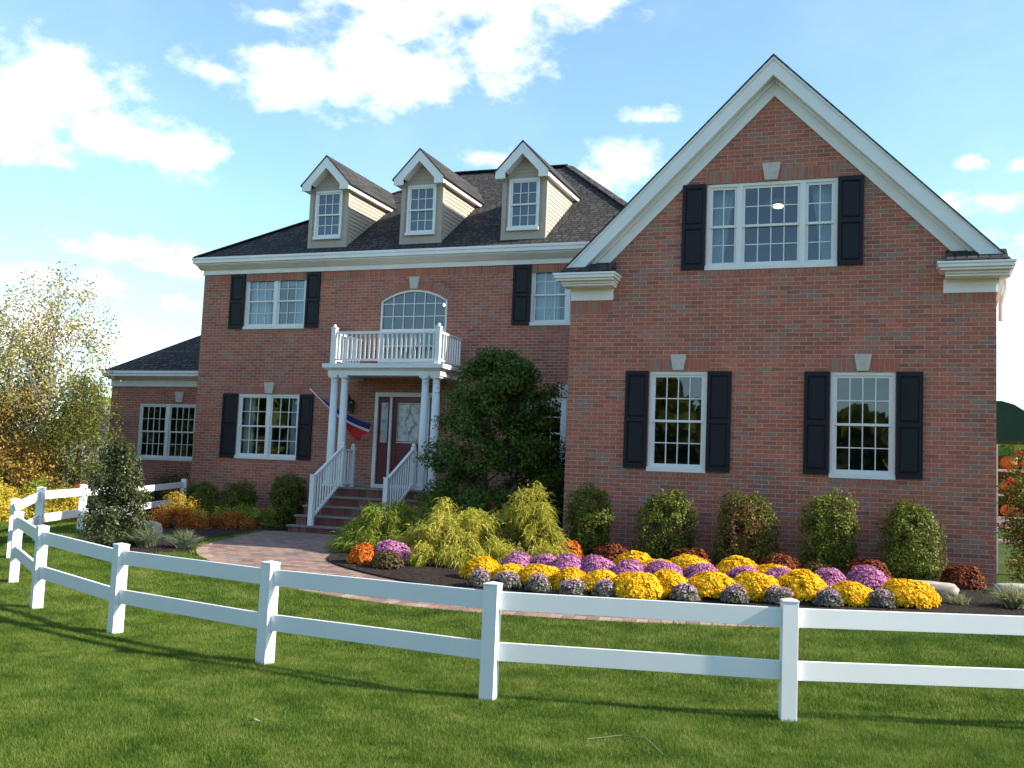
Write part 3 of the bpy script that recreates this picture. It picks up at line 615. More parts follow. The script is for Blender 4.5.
# -- left wing roof
v = [(-15.92, 7.02, 4.28), (MX, 7.02, 4.28), (MX, 10.6, 4.28+.67*3.65), (-12.34, 10.6, 4.28+.67*3.65), (-15.92, 14.3, 4.28), (MX, 14.3, 4.28)]
r_ = MB(); r_.add(v, [(0, 1, 2, 3), (4, 0, 3), (5, 4, 3, 2)]); r_.add([(x, y, z-.03) for x, y, z in (v[0], v[1], v[5], v[4])], [(3, 2, 1, 0)])
r_.add([v[0], v[1], (MX, 7.02, 4.25), (-15.92, 7.02, 4.25)], [(3, 2, 1, 0)]); r_.add([v[4], v[0], (-15.92, 7.02, 4.25), (-15.92, 14.3, 4.25)], [(3, 2, 1, 0)])
hb(r_, 'side_roof', 'shingle')
b_ = MB(); b_.box(-15.94, MX-.01, 6.99, 7.10, 4.20, 4.275); b_.box(-15.93, MX-.01, 7.01, 7.09, 4.13, 4.199); b_.box(-15.91, MX-.01, 7.10, D2, 4.10, 4.139)
b_.box(LX-.04, MX-.01, 7.24, D2, 4.06, 4.099); b_.box(LX-.02, MX-.01, D2-.03, D2-.002, 3.87, 4.059); b_.box(-15.939, -15.88, 7.101, 14, 4.20, 4.274); b_.box(-15.93, LX, D2+.001, 14, 4.10, 4.139); b_.box(LX-.02, LX-.002, D2, 13, 3.87, 4.099)
hb(b_, 'side_cornice', 'cream', bevel=.004)

# -- dormers
yroof = lambda z: yE+(z-ze)/PT
for cx_ in (-7.97, -5.47, -2.90):
    x0, x1 = cx_-.52, cx_+.52; yf = 5.40; zb = ze+PT*(yf-yE); zeave = 8.62; zp = 9.36
    b_ = MB()
    # clapboards: front
    wx0, wx1, wz0, wz1 = cx_-.365, cx_+.365, 7.33, 8.54
    z = zb
    while z < zp-.12:
        zt = min(z+.095, zp-.05)
        def half(zz): return .52 if zz < zeave else max(0.0, .52-(zz-zeave)*(.52/.56))
        ha, hc = half(z), half(zt)
        for sx in ((-1, 1) if (z < wz1 and zt > wz0) else (0,)):
            if sx == 0: xa, xb, xc, xd = cx_-ha, cx_+ha, cx_+hc, cx_-hc
            elif sx < 0: xa, xb, xc, xd = cx_-ha, wx0, wx0, cx_-hc
            else: xa, xb, xc, xd = wx1, cx_+ha, cx_+hc, wx1
            b_.add([(xa, yf-.014, z), (xb, yf-.014, z), (xc, yf-.001, zt), (xd, yf-.001, zt), (xa, yf, z), (xb, yf, z)], [(0, 1, 2, 3), (4, 5, 1, 0)])
        for sx, X in ((1, x1), (-1, x0)):
            if z > zeave: continue
            zt2 = min(zt, zeave+.02); ya, yb = yroof(z)+.03, yroof(zt2)+.03
            if yb > yf: b_.add([(X+sx*.014, yf, z), (X+sx*.014, max(ya, yf), z), (X+sx*.001, yb, zt2), (X+sx*.001, yf, zt2), (X, yf, z), (X, max(ya, yf), z)], [(0, 1, 2, 3), (4, 5, 1, 0)] if sx > 0 else [(3, 2, 1, 0), (0, 1, 5, 4)])
        z += .095
    DM = hb(b_, 'dormer', 'tan')
    # corner boards and the skirt below the window
    t = MB(); t.box(x0-.018, x0+.085, yf-.03, yf-.015, zb-.02, zeave); t.box(x1-.085, x1+.018, yf-.03, yf-.015, zb-.02, zeave); t.box(x0+.0855, x1-.0855, yf-.028, yf-.015, zb-.02, zb+.12)
    t.box(x1+.0145, x1+.022, yf-.0149, yf+.06, zb-.02, zeave); t.box(x0-.022, x0-.0145, yf-.0149, yf+.06, zb-.02, zeave)
    t.box(cx_-.43, cx_+.43, yf-.0135, yf, 7.20, 7.36); t.box(cx_-.43, cx_+.43, yf-.0135, yf, 8.50, 8.62)
    hb(t, 'corner_board', 'tantrim', DM)
    ins = MB(); ins.box(x0+.03, x1-.03, yf+.5, yf+.55, zb, 8.75); ins.box(x0+.03, x1-.03, yf+.1, yf+.5, 8.7, 8.75); hb(ins, 'interior_wall', 'room', DM)
    wn = window(cx_-.37, cx_+.37, 7.32, 8.53, yf-.045, [1], [3], parent=DM, cas=.05, yo=0, name='window')
    # flatten: sashes and panes hang one level deeper than the rules allow, so move them to the dormer
    for ch in list(wn.children): ch.parent = DM
    rf = MB(); sl_ = (zp-8.66)/.66
    for s_ in (-1, 1):
        zo = zp-.66*sl_
        yb = lambda zz: yroof(zz)
        top = [(cx_, 5.12, zp), (cx_+s_*.68, 5.12, zp-.68*sl_), (cx_+s_*.68, yb(zp-.68*sl_), zp-.68*sl_), (cx_, yb(zp), zp)]
        bot = [(x, y_, z_-.035) for x, y_, z_ in top]
        fs = [(0, 1, 2, 3), (7, 6, 5, 4), (0, 4, 5, 1), (1, 5, 6, 2)]
        rf.add(top+bot, fs if s_ < 0 else [f[::-1] for f in fs])
    hb(rf, 'dormer_roof', 'shingle45', DM)
    fa = MB()
    for s_ in (-1, 1):
        z1 = zp-.04; ha = .64
        fa.prism([(cx_, z1), (cx_, z1-.27), (cx_+s_*.40, z1-.27-.40*sl_), (cx_+s_*.40, z1-ha*sl_-.15), (cx_+s_*ha, z1-ha*sl_-.15), (cx_+s_*ha, z1-ha*sl_)], 5.135, 5.165)
        zf = zp-ha*sl_-.04
        # side fascia and soffit
        y2 = yroof(zf-.0)
        X = cx_+s_*ha
        fa.prismx([(5.166, zf), (y2, zf), (yroof(zf-.13), zf-.13), (5.166, zf-.13)], min(X, X-s_*.022), max(X, X-s_*.022))
        xa, xb = sorted((cx_+s_*.53, X-s_*.023)); fa.prismx([(5.166, zf-.112), (yroof(zf-.112), zf-.112), (yroof(zf-.128), zf-.128), (5.166, zf-.128)], xa, xb)
        # sloping soffit of the front overhang
        fa.prism([(cx_, z1-.24), (cx_, z1-.26), (cx_+s_*.40, z1-.26-.40*sl_), (cx_+s_*.40, z1-.24-.40*sl_)], 5.166, yf-.002)
    hb(fa, 'fascia', 'white', DM)

# -- portico
PXC = -5.57; px0, px1 = -7.06, -4.08; pyf = 3.95
b_ = MB(); b_.box(px0, px1, pyf, D-.002, 4.02, 4.12); b_.box(px0+.06, px1-.06, pyf+.06, D-.002, 3.985, 4.019); b_.box(px0+.10, px1-.10, pyf+.10, pyf+.32, 3.86, 3.984); b_.box(px0+.10, px0+.32, pyf+.321, D-.002, 3.86, 3.984); b_.box(px1-.32, px1-.10, pyf+.321, D-.002, 3.86, 3.984)
b_.box(px0+.33, px1-.33, pyf+.33, D-.002, 3.95, 3.984)
hb(b_, 'portico_roof', 'white', bevel=.006)
for x in (-6.83, -6.57, -4.57, -4.31):
    b_ = MB(); c_ = (x, pyf+.21, 1.375); hh = 3.86-1.375
    b_.lathe(c_, [(.102, .0), (.102, .05), (.112, .07), (.112, .10), (.094, .13), (.092, .16), (.09, hh*.35), (.078, hh-.16)], 24)
    cl = hb(b_, 'column', 'white', smooth=False)
    for p in cl.data.polygons: p.use_smooth = len(p.vertices) == 4
    b_ = MB(); b_.box(x-.115, x+.115, pyf+.095, pyf+.325, 1.372, 1.374+.045); hb(b_, 'column_base', 'white', cl)
    b_ = MB(); b_.lathe((x, pyf+.21, 3.70), [(.078, .0), (.088, .015), (.078, .03), (.08, .07), (.102, .10), (.102, .115)], 24); b_.box(x-.108, x+.108, pyf+.102, pyf+.318, 3.816, 3.859); hb(b_, 'column_capital', 'white', cl)
# balcony railing
BR = MB(); zb0 = 4.12
for x, y in ((px0+.20, pyf+.14), (px1-.20, pyf+.14)):
    BR = MB(); BR.box(x-.055, x+.055, y-.055, y+.055, zb0+.002, zb0+.80); BR.box(x-.066, x+.066, y-.066, y+.066, zb0+.801, zb0+.83); BR.lathe((x, y, zb0+.831), [(.03, 0), (.04, .03), (.03, .06), (.005, .075)], 10)
    hb(BR, 'balcony_post', 'white', bevel=.004)
b_ = MB(); x0, x1, y0 = px0+.255, px1-.255, pyf+.14
b_.box(x0, x1, y0-.035, y0+.035, zb0+.68, zb0+.73); b_.box(x0, x1, y0-.025, y0+.025, zb0+.08, zb0+.12)
for X in (px0+.20, px1-.20): b_.box(X-.035, X+.035, y0+.055, D-.003, zb0+.68, zb0+.73); b_.box(X-.025, X+.025, y0+.055, D-.003, zb0+.08, zb0+.12)
hb(b_, 'balcony_rail', 'white', bevel=.004)
n = 22
for i in range(n):
    x = x0+(x1-x0)*(i+.5)/n; b_ = MB(); b_.box(x-.016, x+.016, y0-.016, y0+.016, zb0+.12, zb0+.68); hb(b_, 'balcony_baluster', 'white')
for X in (px0+.20, px1-.20):
    for i in range(9):
        y = y0+.055+(D-y0-.06)*(i+.5)/9; b_ = MB(); b_.box(X-.016, X+.016, y-.016, y+.016, zb0+.12, zb0+.68); hb(b_, 'balcony_baluster', 'white')
# entrance
b_ = MB(); yd = D+.03
b_.box(DX0, DX0+.085, D-.03, D+.12, DZ0, DZ1); b_.box(DX1-.085, DX1, D-.03, D+.12, DZ0, DZ1); b_.box(DX0+.0855, DX1-.0855, D-.028, D+.12, DZ1-.10, DZ1-.0); b_.box(DX0+.0855, DX1-.0855, D-.04, D+.12, DZ0, DZ0+.09)
b_.box(-6.01, -5.95, D-.02, D+.12, DZ0+.091, DZ1-.101); b_.box(-5.05, -4.99, D-.02, D+.12, DZ0+.091, DZ1-.101)
hb(b_, 'door_frame', 'sash', bevel=.003)
b_ = MB(); a, c_, z0, z1 = -5.948, -5.052, DZ0+.093, DZ1-.103
b_.box(a, c_, yd+.01, yd+.05, z0, z1)
st = .12
for q in ((a, a+st, z0, z1), (c_-st, c_, z0, z1), (a+st, c_-st, z1-.13, z1), (a+st, c_-st, z0+.82, z0+.96), (a+st, c_-st, z0, z0+.2), ((a+c_)/2-.05, (a+c_)/2+.05, z0+.2, z0+.82)): b_.box(q[0], q[1], yd-.008, yd+.011, q[2], q[3])
for q in ((a+st+.04, (a+c_)/2-.09), ((a+c_)/2+.09, c_-st-.04)): b_.box(q[0], q[1], yd-.002, yd+.011, z0+.24, z0+.78)
DR = hb(b_, 'door', 'door', bevel=.004)
b_ = MB(); b_.box(a+st+.005, c_-st-.005, yd-.002, yd+.008, z0+.965, z1-.135); hb(b_, 'leaded_glass', 'leaded', DR)
b_ = MB()
g0, g1, h0, h1 = a+st+.03, c_-st-.03, z0+1.0, z1-.17; cxm, czm = (g0+g1)/2, (h0+h1)/2
for p, q in (((g0, h0), (g1, h0)), ((g1, h0), (g1, h1)), ((g1, h1), (g0, h1)), ((g0, h1), (g0, h0)), ((cxm, czm-.25), (cxm+.13, czm)), ((cxm+.13, czm), (cxm, czm+.25)), ((cxm, czm+.25), (cxm-.13, czm)), ((cxm-.13, czm), (cxm, czm-.25)), ((cxm, h1), (cxm, czm+.25)), ((cxm, h0), (cxm, czm-.25))):
    b_.tube([(p[0], yd-.004, p[1]), (q[0], yd-.004, q[1])], .006, 5)
hb(b_, 'leading', 'black', DR)
b_ = MB(); b_.lathe((0, 0, 0), [(.012, 0), (.012, .04), (.028, .05), (.028, .075), (.01, .085)], 12); b_.v = [(c_-.07+x, yd-.01-z, z0+.95+y) for x, y, z in b_.v]; hb(b_, 'door_knob', 'brass', DR)
for q0, q1 in ((-6.3145, -6.011), (-4.989, -4.826)):
    b_ = MB(); b_.box(q0, q1, yd+.01, yd+.05, z0, z1)
    sw_ = min(.06, (q1-q0)/3)
    for u in ((q0, q0+sw_, z0, z1), (q1-sw_, q1, z0, z1), (q0+sw_, q1-sw_, z1-.13, z1), (q0+sw_, q1-sw_, z0, z0+.96)): b_.box(u[0], u[1], yd-.006, yd+.011, u[2], u[3])
    SL = hb(b_, 'sidelight', 'door'); b_ = MB(); b_.box(q0+sw_+.004, q1-sw_-.004, yd-.001, yd+.008, z0+.965, z1-.135); hb(b_, 'leaded_glass', 'leaded', SL)
# steps
ST = [1.375, 1.165, .96, .755, .55]; sx0, sx1 = -6.95, -4.19; ye = pyf-.05
LD = MB()
for k_, z in enumerate(ST):
    yfk = ye-.30*k_; LD.box(sx0+.03, sx1-.03, yfk+.03, yfk+.36 if k_ else D-.01, z-.30 if k_ < 4 else .2, z-.045, 0)
STP = hb(LD, 'steps', 'brick')
for k_, z in enumerate(ST):
    yfk = ye-.30*k_; b_ = MB(); b_.box(sx0-.01, sx1+.01, yfk-.01, (yfk+.33) if k_ else D-.005, z-.045, z); hb(b_, 'tread', 'bluestone', STP, bevel=.006)
    b_ = MB(); n = 44 if k_ < 9 else 0
    for i in range(n): a = sx0+.03+(sx1-sx0-.06)*i/n; b_.box(a+.004, a+(sx1-sx0-.06)/n-.004, yfk+.018, yfk+.034, z-.20+.008, z-.050)
    hb(b_, 'riser', 'step_brick', STP)
# stair railings
for X, nm in ((-6.43, 'l'), (-4.70, 'r')):
    b_ = MB(); b_.beam((X, 2.80, 1.56), (X, 3.97, 2.24), .06, .05); b_.beam((X, 3.99, 2.19), (X, 4.46, 2.19), .055, .045); b_.beam((X, 3.965, 2.215), (X, 3.995, 2.215), .05, .06)
    SR = hb(b_, 'stair_handrail', 'white', bevel=.003)
    b_ = MB(); b_.box(X-.05, X+.05, 2.75, 2.85, .551, 1.60); b_.box(X-.058, X+.058, 2.742, 2.858, 1.601, 1.625); hb(b_, 'newel_post', 'white', SR, bevel=.003)
    b_ = MB(); b_.box(X-.045, X+.045, pyf+.0, pyf+.09, 1.376, 2.30); b_.lathe((X, pyf+.045, 2.301), [(.035, 0), (.05, .03), (.03, .065), (.004, .075)], 10); hb(b_, 'newel_post', 'white', SR, bevel=.003)
    b_ = MB(); b_.box(X-.04, X+.04, 4.42, 4.50, 1.376, 2.28); b_.lathe((X, 4.46, 2.281), [(.03, 0), (.045, .03), (.03, .06), (.004, .07)], 10); hb(b_, 'newel_post', 'white', SR, bevel=.003)
    b_ = MB(); b_.beam((X, 2.85, .73), (X, 3.98, 1.475), .045, .045); b_.beam((X, 3.97, 1.46), (X, 4.46, 1.46), .04, .04); hb(b_, 'bottom_rail', 'white', SR)
    for i in range(10):
        t = (i+.5)/10; y = 2.86+t*1.08; b_ = MB(); za = .73+(y-2.85)*.66+.01; zc = 1.56+(y-2.8)*.58; b_.box(X-.014, X+.014, y-.014, y+.014, za, zc-.01); hb(b_, 'baluster', 'white', SR)
    for y in (4.15, 4.27, 4.37): b_ = MB(); b_.box(X-.014, X+.014, y-.014, y+.014, 1.47, 2.18); hb(b_, 'baluster', 'white', SR)

# -- things on the house
t = empty('wall_lantern', (-7.02, D-.01, 3.25), 'black carriage lantern on the brick wall left of the front door', 'lantern')
b_ = MB(); b_.box(-.05, .05, -.02, .005, -.16, .16); b_.tube([(0, -.02, .12), (0, -.10, .24), (0, -.17, .24)], .012, 6); b_.build('bracket', 'black', t)
b_ = MB(); b_.lathe((0, -.17, -.12), [(.05, 0), (.055, .015), (.05, .02)], 6); b_.lathe((0, -.17, .12), [(.13, 0), (.05, .08), (.02, .09), (.02, .12), (.03, .14), (.004, .17)], 6)
for k_ in range(6): a = k_*math.pi/3; b_.tube([(.052*math.cos(a), -.17+.052*math.sin(a), -.10), (.11*math.cos(a), -.17+.11*math.sin(a), .12)], .007, 4)
b_.build('lantern_cage', 'black', t)
b_ = MB(); b_.lathe((0, -.17, -.10), [(.045, 0), (.10, .215)], 6); b_.build('lantern_glass', 'glass', t)
# flag on a short staff fixed to the porch column
t = empty('flag', (-6.57, 4.02, 2.85), 'red, white and blue flag on a slanting staff behind the left porch columns', 'flag')
pa, pb = Vector((-7.80, 4.75, 3.60)), Vector((-6.75, 4.60, 2.80)); o_ = Vector((-6.57, 4.02, 2.85))
b_ = MB(); b_.tube([pb-o_+(pb-pa)*.02, pa-o_], .013, 6); b_.lathe(pa-o_, [(.02, -.02), (.025, 0), (.004, .03)], 8); b_.build('flag_staff', 'sash', t)
me = MB(); nu, nv = 26, 14
tl, bl, tr_, br_ = pa+(pb-pa)*.02, pa+(pb-pa)*.98, Vector((-6.10, 4.72, 2.80)), Vector((-6.36, 4.62, 2.42))
vs = []
for i in range(nu+1):
    for j in range(nv+1):
        u, w_ = i/nu, j/nv
        a = tl.lerp(tr_, u); c_ = bl.lerp(br_, u); p = a.lerp(c_, w_); sag = math.sin(u*math.pi)*.10*(1-w_*.3)
        p = p+Vector((0, .045*math.sin(w_*9+u*4)*(.3+u), -sag)); vs.append(p-o_)
fs = []; mi = []
for i in range(nu):
    for j in range(nv):
        fs.append((i*(nv+1)+j, (i+1)*(nv+1)+j, (i+1)*(nv+1)+j+1, i*(nv+1)+j+1)); mi.append(2 if j < 4 else (1 if j < 6 else 0))
me.v = [tuple(v_) for v_ in vs]; me.f = fs; me.mi = mi
MAT['flagred'] = plain('flag_red', (.50, .025, .03), .8, .2); MAT['flagblue'] = plain('flag_blue', (.02, .03, .12), .8, .2); MAT['flagwhite'] = plain('flag_white', (.75, .75, .76), .8, .2)
me.build('flag_cloth', ['flagred', 'flagwhite', 'flagblue'], t, smooth=True)
# lit ceiling lights seen through the upper windows
for (x, y, z, lab) in ((2.62, .9, 6.62, 'round lit ceiling light inside the left light of the triple gable window'), (3.15, 1.9, 6.62, 'small lit ceiling light deep inside the middle of the triple gable window')):
    t = empty('ceiling_light', (x, y, z), lab, 'ceiling light', 'lights inside the gable room'); b_ = MB(); b_.lathe((0, 0, 0), [(.10, .06), (.11, .10)], 16); b_.build('fixture_rim', 'brass', t); b_ = MB(); b_.lathe((0, 0, 0), [(.02, 0), (.08, .02), (.10, .058)], 16); b_.build('light_bowl', 'lamp', t)
t = empty('chandelier', (-4.95, D+.9, 5.75), 'small lit chandelier hanging behind the arched window', 'chandelier')
b_ = MB(); b_.tube([(0, 0, 0), (0, 0, .85)], .01, 6)
for k_ in range(5): a = k_*1.257; b_.tube([(0, 0, 0), (.10*math.cos(a), .10*math.sin(a), -.06), (.2*math.cos(a), .2*math.sin(a), .0)], .008, 5)
b_.build('chandelier_frame', 'brass', t)
for k_ in range(5): a = k_*1.257; b_ = MB(); b_.lathe((.2*math.cos(a), .2*math.sin(a), .0), [(.012, 0), (.035, .03), (.02, .07), (.004, .09)], 8); b_.build('bulb', 'lamp', t)

# ------------------------------------------------------------------ the white fence
FP = [(6.65, -7.93), (4.529, -8.633), (2.341, -9.106), (.122, -8.778), (-2.08, -8.09), (-3.918, -7.241), (-5.62, -5.90), (-7.15, -4.45), (-8.22, -2.85), (-9.05, -.95), (-10.45, 2.05), (-11.42, 5.1)]
FP = [(8.7, -6.95)]+FP
t = empty('rail_fence', (0, -8, 0), 'white two rail vinyl fence curving round the lawn in front of the house', 'fence'); FO = Vector((0, -8, 0))
FP = [(x-.02, y) for x, y in FP]; gz = [ground(*p)-.015 for p in FP]; gz[6] += .05; gz[7] += .03; gz[0] += .04; gz[1] += .025; gz[-3:] = [ground(*FP[-3])-.06, .33, .46]
for i, (p, z) in enumerate(zip(FP, gz)):
    a = FP[max(0, i-1)]; c_ = FP[min(len(FP)-1, i+1)]; ang = math.atan2(c_[1]-a[1], c_[0]-a[0])+math.pi
    b_ = MB(); s_ = .058; b_.box(-s_, s_, -s_, s_, -.25, .895); b_.add([(-s_-.004, -s_-.004, .895), (s_+.004, -s_-.004, .895), (s_+.004, s_+.004, .895), (-s_-.004, s_+.004, .895), (-s_-.004, -s_-.004, .91), (s_+.004, -s_-.004, .91), (s_+.004, s_+.004, .91), (-s_-.004, s_+.004, .91), (0, 0, .925)], [(0, 1, 5, 4), (1, 2, 6, 5), (2, 3, 7, 6), (3, 0, 4, 7), (4, 5, 8), (5, 6, 8), (6, 7, 8), (7, 4, 8), (3, 2, 1, 0)])
    po = b_.build('post', 'vinyl', t, bevel=.003); po.location = (p[0], p[1]+8, z); po.rotation_euler = (0, 0, ang)
for (p, z), (q, z2) in zip(list(zip(FP, gz))[:-1], list(zip(FP, gz))[1:]):
    for lo, hi in ((.71, .85), (.325, .465)):
        b_ = MB(); a = Vector((p[0], p[1]+8, z+(lo+hi)/2)); c_ = Vector((q[0], q[1]+8, z2+(lo+hi)/2)); d = (c_-a).normalized(); b_.beam(a+d*.058, c_-d*.058, .04, hi-lo); b_.build('rail', 'vinyl', t, bevel=.003)

# ------------------------------------------------------------------ planting helpers
def leaves(P, Nrm, size, mat, name, parent=None, asp=.55, mi=None, jit=.7, loc=None):
    """one kite-shaped leaf of two triangles per point"""
    n = len(P); nr = Nrm+rng.normal(0, jit, (n, 3)); nr /= np.linalg.norm(nr, axis=1)[:, None]+1e-9
    t1 = np.cross(nr, rng.normal(0, 1, (n, 3))); t1 /= np.linalg.norm(t1, axis=1)[:, None]+1e-9; t2 = np.cross(nr, t1)
    s_ = (size*rng.uniform(.65, 1.3, n))[:, None]
    v = np.stack([P-t1*s_*.5, P+t2*s_*asp*.5+nr*s_*.06, P+t1*s_*.5, P-t2*s_*asp*.5+nr*s_*.06], 1).reshape(-1, 3)
    f = np.arange(n*4).reshape(n, 4); return np_mesh(name, v, f, mat, parent, mi, loc)
def strands(P, dirs, length, width, mat, name, parent=None, droop=.5, seg=3, loc=None, mi=None):
    """thin drooping blades: seg quads each"""
    n = len(P); d = dirs/(np.linalg.norm(dirs, axis=1)[:, None]+1e-9); sd = np.cross(d, rng.normal(0, 1, (n, 3))); sd /= np.linalg.norm(sd, axis=1)[:, None]+1e-9
    ln = (length*rng.uniform(.6, 1.25, n))[:, None]; vs = []
    for k_ in range(seg+1):
        t_ = k_/seg; c_ = P+d*ln*t_; c_[:, 2] -= (droop*ln[:, 0])*t_*t_; wd = width*(1-t_)**.7+.0006
        vs += [c_-sd*wd/2, c_+sd*wd/2]
    v = np.stack(vs, 1).reshape(-1, 3); b0 = (np.arange(n)*(2*(seg+1)))[:, None, None]
    q = np.array([[2*k_, 2*k_+1, 2*k_+3, 2*k_+2] for k_ in range(seg)])[None]; f = (b0+q).reshape(-1, 4)
    if mi is not None: mi = np.repeat(mi, seg)
    return np_mesh(name, v, f, mat, parent, mi, loc)
def sph(n):
    v = rng.normal(0, 1, (n, 3)); return v/np.linalg.norm(v, axis=1)[:, None]
def lump(v, amp, fr, ph):
    """bumpy radius factor on directions"""
    return 1+amp*(np.sin(v[:, 0]*fr+ph)+np.sin(v[:, 1]*fr*1.3+ph*2)+np.sin(v[:, 2]*fr*.9+ph*3))/3
def clumpy(n, rx, ry, rz, cz, clumps, spread, shell=.75, power=2.0, lumpamp=.2):
    """points in leaf clumps spread through an ellipsoid"""
    c_ = sph(clumps); r_ = rng.uniform(0, 1, clumps)**(1/3.)*(1-.0); r_ = np.maximum(r_, shell*rng.uniform(0, 1, clumps)); c_ = c_*r_[:, None]*lump(c_, lumpamp, 3.1, rng.uniform(0, 6))[:, None]
    c_ *= np.array([rx, ry, rz]); idx = rng.integers(0, clumps, n); off = rng.normal(0, spread, (n, 3)); P = c_[idx]+off; Nn = off/(np.linalg.norm(off, axis=1)[:, None]+1e-9)*.6+P/np.array([rx, ry, rz])*.6+np.array([0, 0, .5])
    P[:, 2] += cz; return P, Nn
def branches(mb, base, top, r0, n, spread, lift=.5, seed=0, sub=3, mi=0):
    rd = random.Random(seed); base, top = Vector(base), Vector(top); pts = [base.lerp(top, i/6)+Vector((rd.uniform(-.03, .03), rd.uniform(-.03, .03), 0))*(top-base).length*(.4 if 0 < i < 6 else 0) for i in range(7)]
    mb.tube(pts, [r0*(1-.85*i/6)+.004 for i in range(7)], 7, mi)
    for k_ in range(n):
        t_ = .2+.75*k_/n; p = base.lerp(top, t_); a = k_*2.4+rd.uniform(-.4, .4); ln = spread*(1.05-t_*.75)*rd.uniform(.75, 1.1)
        e_ = p+Vector((math.cos(a)*ln, math.sin(a)*ln, ln*lift*rd.uniform(.7, 1.4))); mid = p.lerp(e_, .5)+Vector((0, 0, -.06*ln)); r1 = r0*(1-.8*t_)*.5
        mb.tube([p, mid, e_], [r1, r1*.6, .004], 5, mi)
        for j in range(sub):
            q = mid.lerp(e_, j/sub); b2 = a+rd.uniform(-1.1, 1.1); l2 = ln*.45*rd.uniform(.6, 1.1); mb.tube([q, q+Vector((math.cos(b2)*l2, math.sin(b2)*l2, l2*rd.uniform(.2, .9)))], [r1*.4, .003], 4, mi)

# ------------------------------------------------------------------ boxwood shrubs along the wing
def box_shrub(mat, accent=None, seed=1, n=15000, h=1.14, r=.40):
    root = empty('boxwood', (0, 0, 0), 'x', 'shrub')
    v = sph(n); rad = np.where(rng.uniform(0, 1, n) < .7, rng.uniform(.80, 1.08, n), rng.uniform(.4, .9, n))
    P = v*rad[:, None]*lump(v, .26, 3.6, seed*1.7)[:, None]*lump(v, .12, 12, seed*2)[:, None]*lump(v, .08, 23, seed*3)[:, None]; prof = 1+.0*P[:, 2]; P[:, 2] = np.sign(P[:, 2])*np.abs(P[:, 2])**.78; P[:, :2] *= (1+.16*(np.abs(np.minimum(P[:, 2], 0))**2)+.04*np.maximum(P[:, 2], 0))[:, None]; P[:, 2] *= 1+.10*np.sin(P[:, 0]*5+seed)*np.cos(P[:, 1]*4+seed)
    P[:, 0] *= r*prof; P[:, 1] *= r*prof; P[:, 2] = (P[:, 2]*.5+.5)*h; P[:, 2] += (rng.uniform(0, 1, n) < .03)*rng.uniform(0, .07, n)
    kp = ~((np.sin(P[:, 0]*17+seed)*np.sin(P[:, 1]*15+seed*2)*np.sin(P[:, 2]*13+seed) > .30) & (rad > .75)); P, v = P[kp], v[kp]; n = len(P)
    mi = np.zeros(n, int)
    if accent: mi = ((v[:, 0]*.0-v[:, 1]*.95+v[:, 2]*.25+rng.normal(0, .25, n)) > .55).astype(int)
    leaves(P, v+np.array([0, 0, .3]), .040, [mat, accent] if accent else mat, 'foliage', root, .6, mi if accent else None, .6)
    b_ = MB(); 
    for k_ in range(7): a = k_*.9; b_.tube([(0, 0, -.05), (.1*math.cos(a), .1*math.sin(a), .35), (.28*math.cos(a), .28*math.sin(a), .85*h)], [.02, .014, .004], 5)
    b_.build('stem', 'bark', root); return root
ss = [(.665, -.72, 'leftmost green boxwood shrub, at the left corner of the gabled brick wing'), (1.875, -.70, 'green boxwood under the left ground window of the gabled wing'), (3.06, -.72, 'bronze tinged boxwood between the two ground windows of the gabled wing'), (4.27, -.70, 'green boxwood left of the right ground window of the gabled wing'), (5.375, -.66, 'rightmost boxwood with two rounded tips by the right corner of the gabled wing')]
protos = [box_shrub('box', None, 1), box_shrub('boxred', None, 2) if False else box_shrub('box', 'boxred', 2), box_shrub('box', None, 3, h=1.18)]
use = [0, 2, 1, 0, 2]; used = set()
for i, (x, y, lab) in enumerate(ss):
    pr_ = protos[use[i]]; z = ground(x, y)+.03; rz = [0, .5, 0, 2.2, 3.6][i]; sc = [(.98, .98, .98), (1, 1, 1), (1.08, 1.05, 1.0), (.98, 1, 1.02), (.93, .95, 1.0)][i]
    if use[i] in used: copy_thing(pr_, (x, y, z), rz, sc, lab, 'boxwoods in a row along the gabled wing')
    else: used.add(use[i]); pr_.location = (x, y, z); pr_.rotation_euler = (0, 0, rz); pr_.scale = sc; pr_['label'] = lab; pr_['group'] = 'boxwoods in a row along the gabled wing'
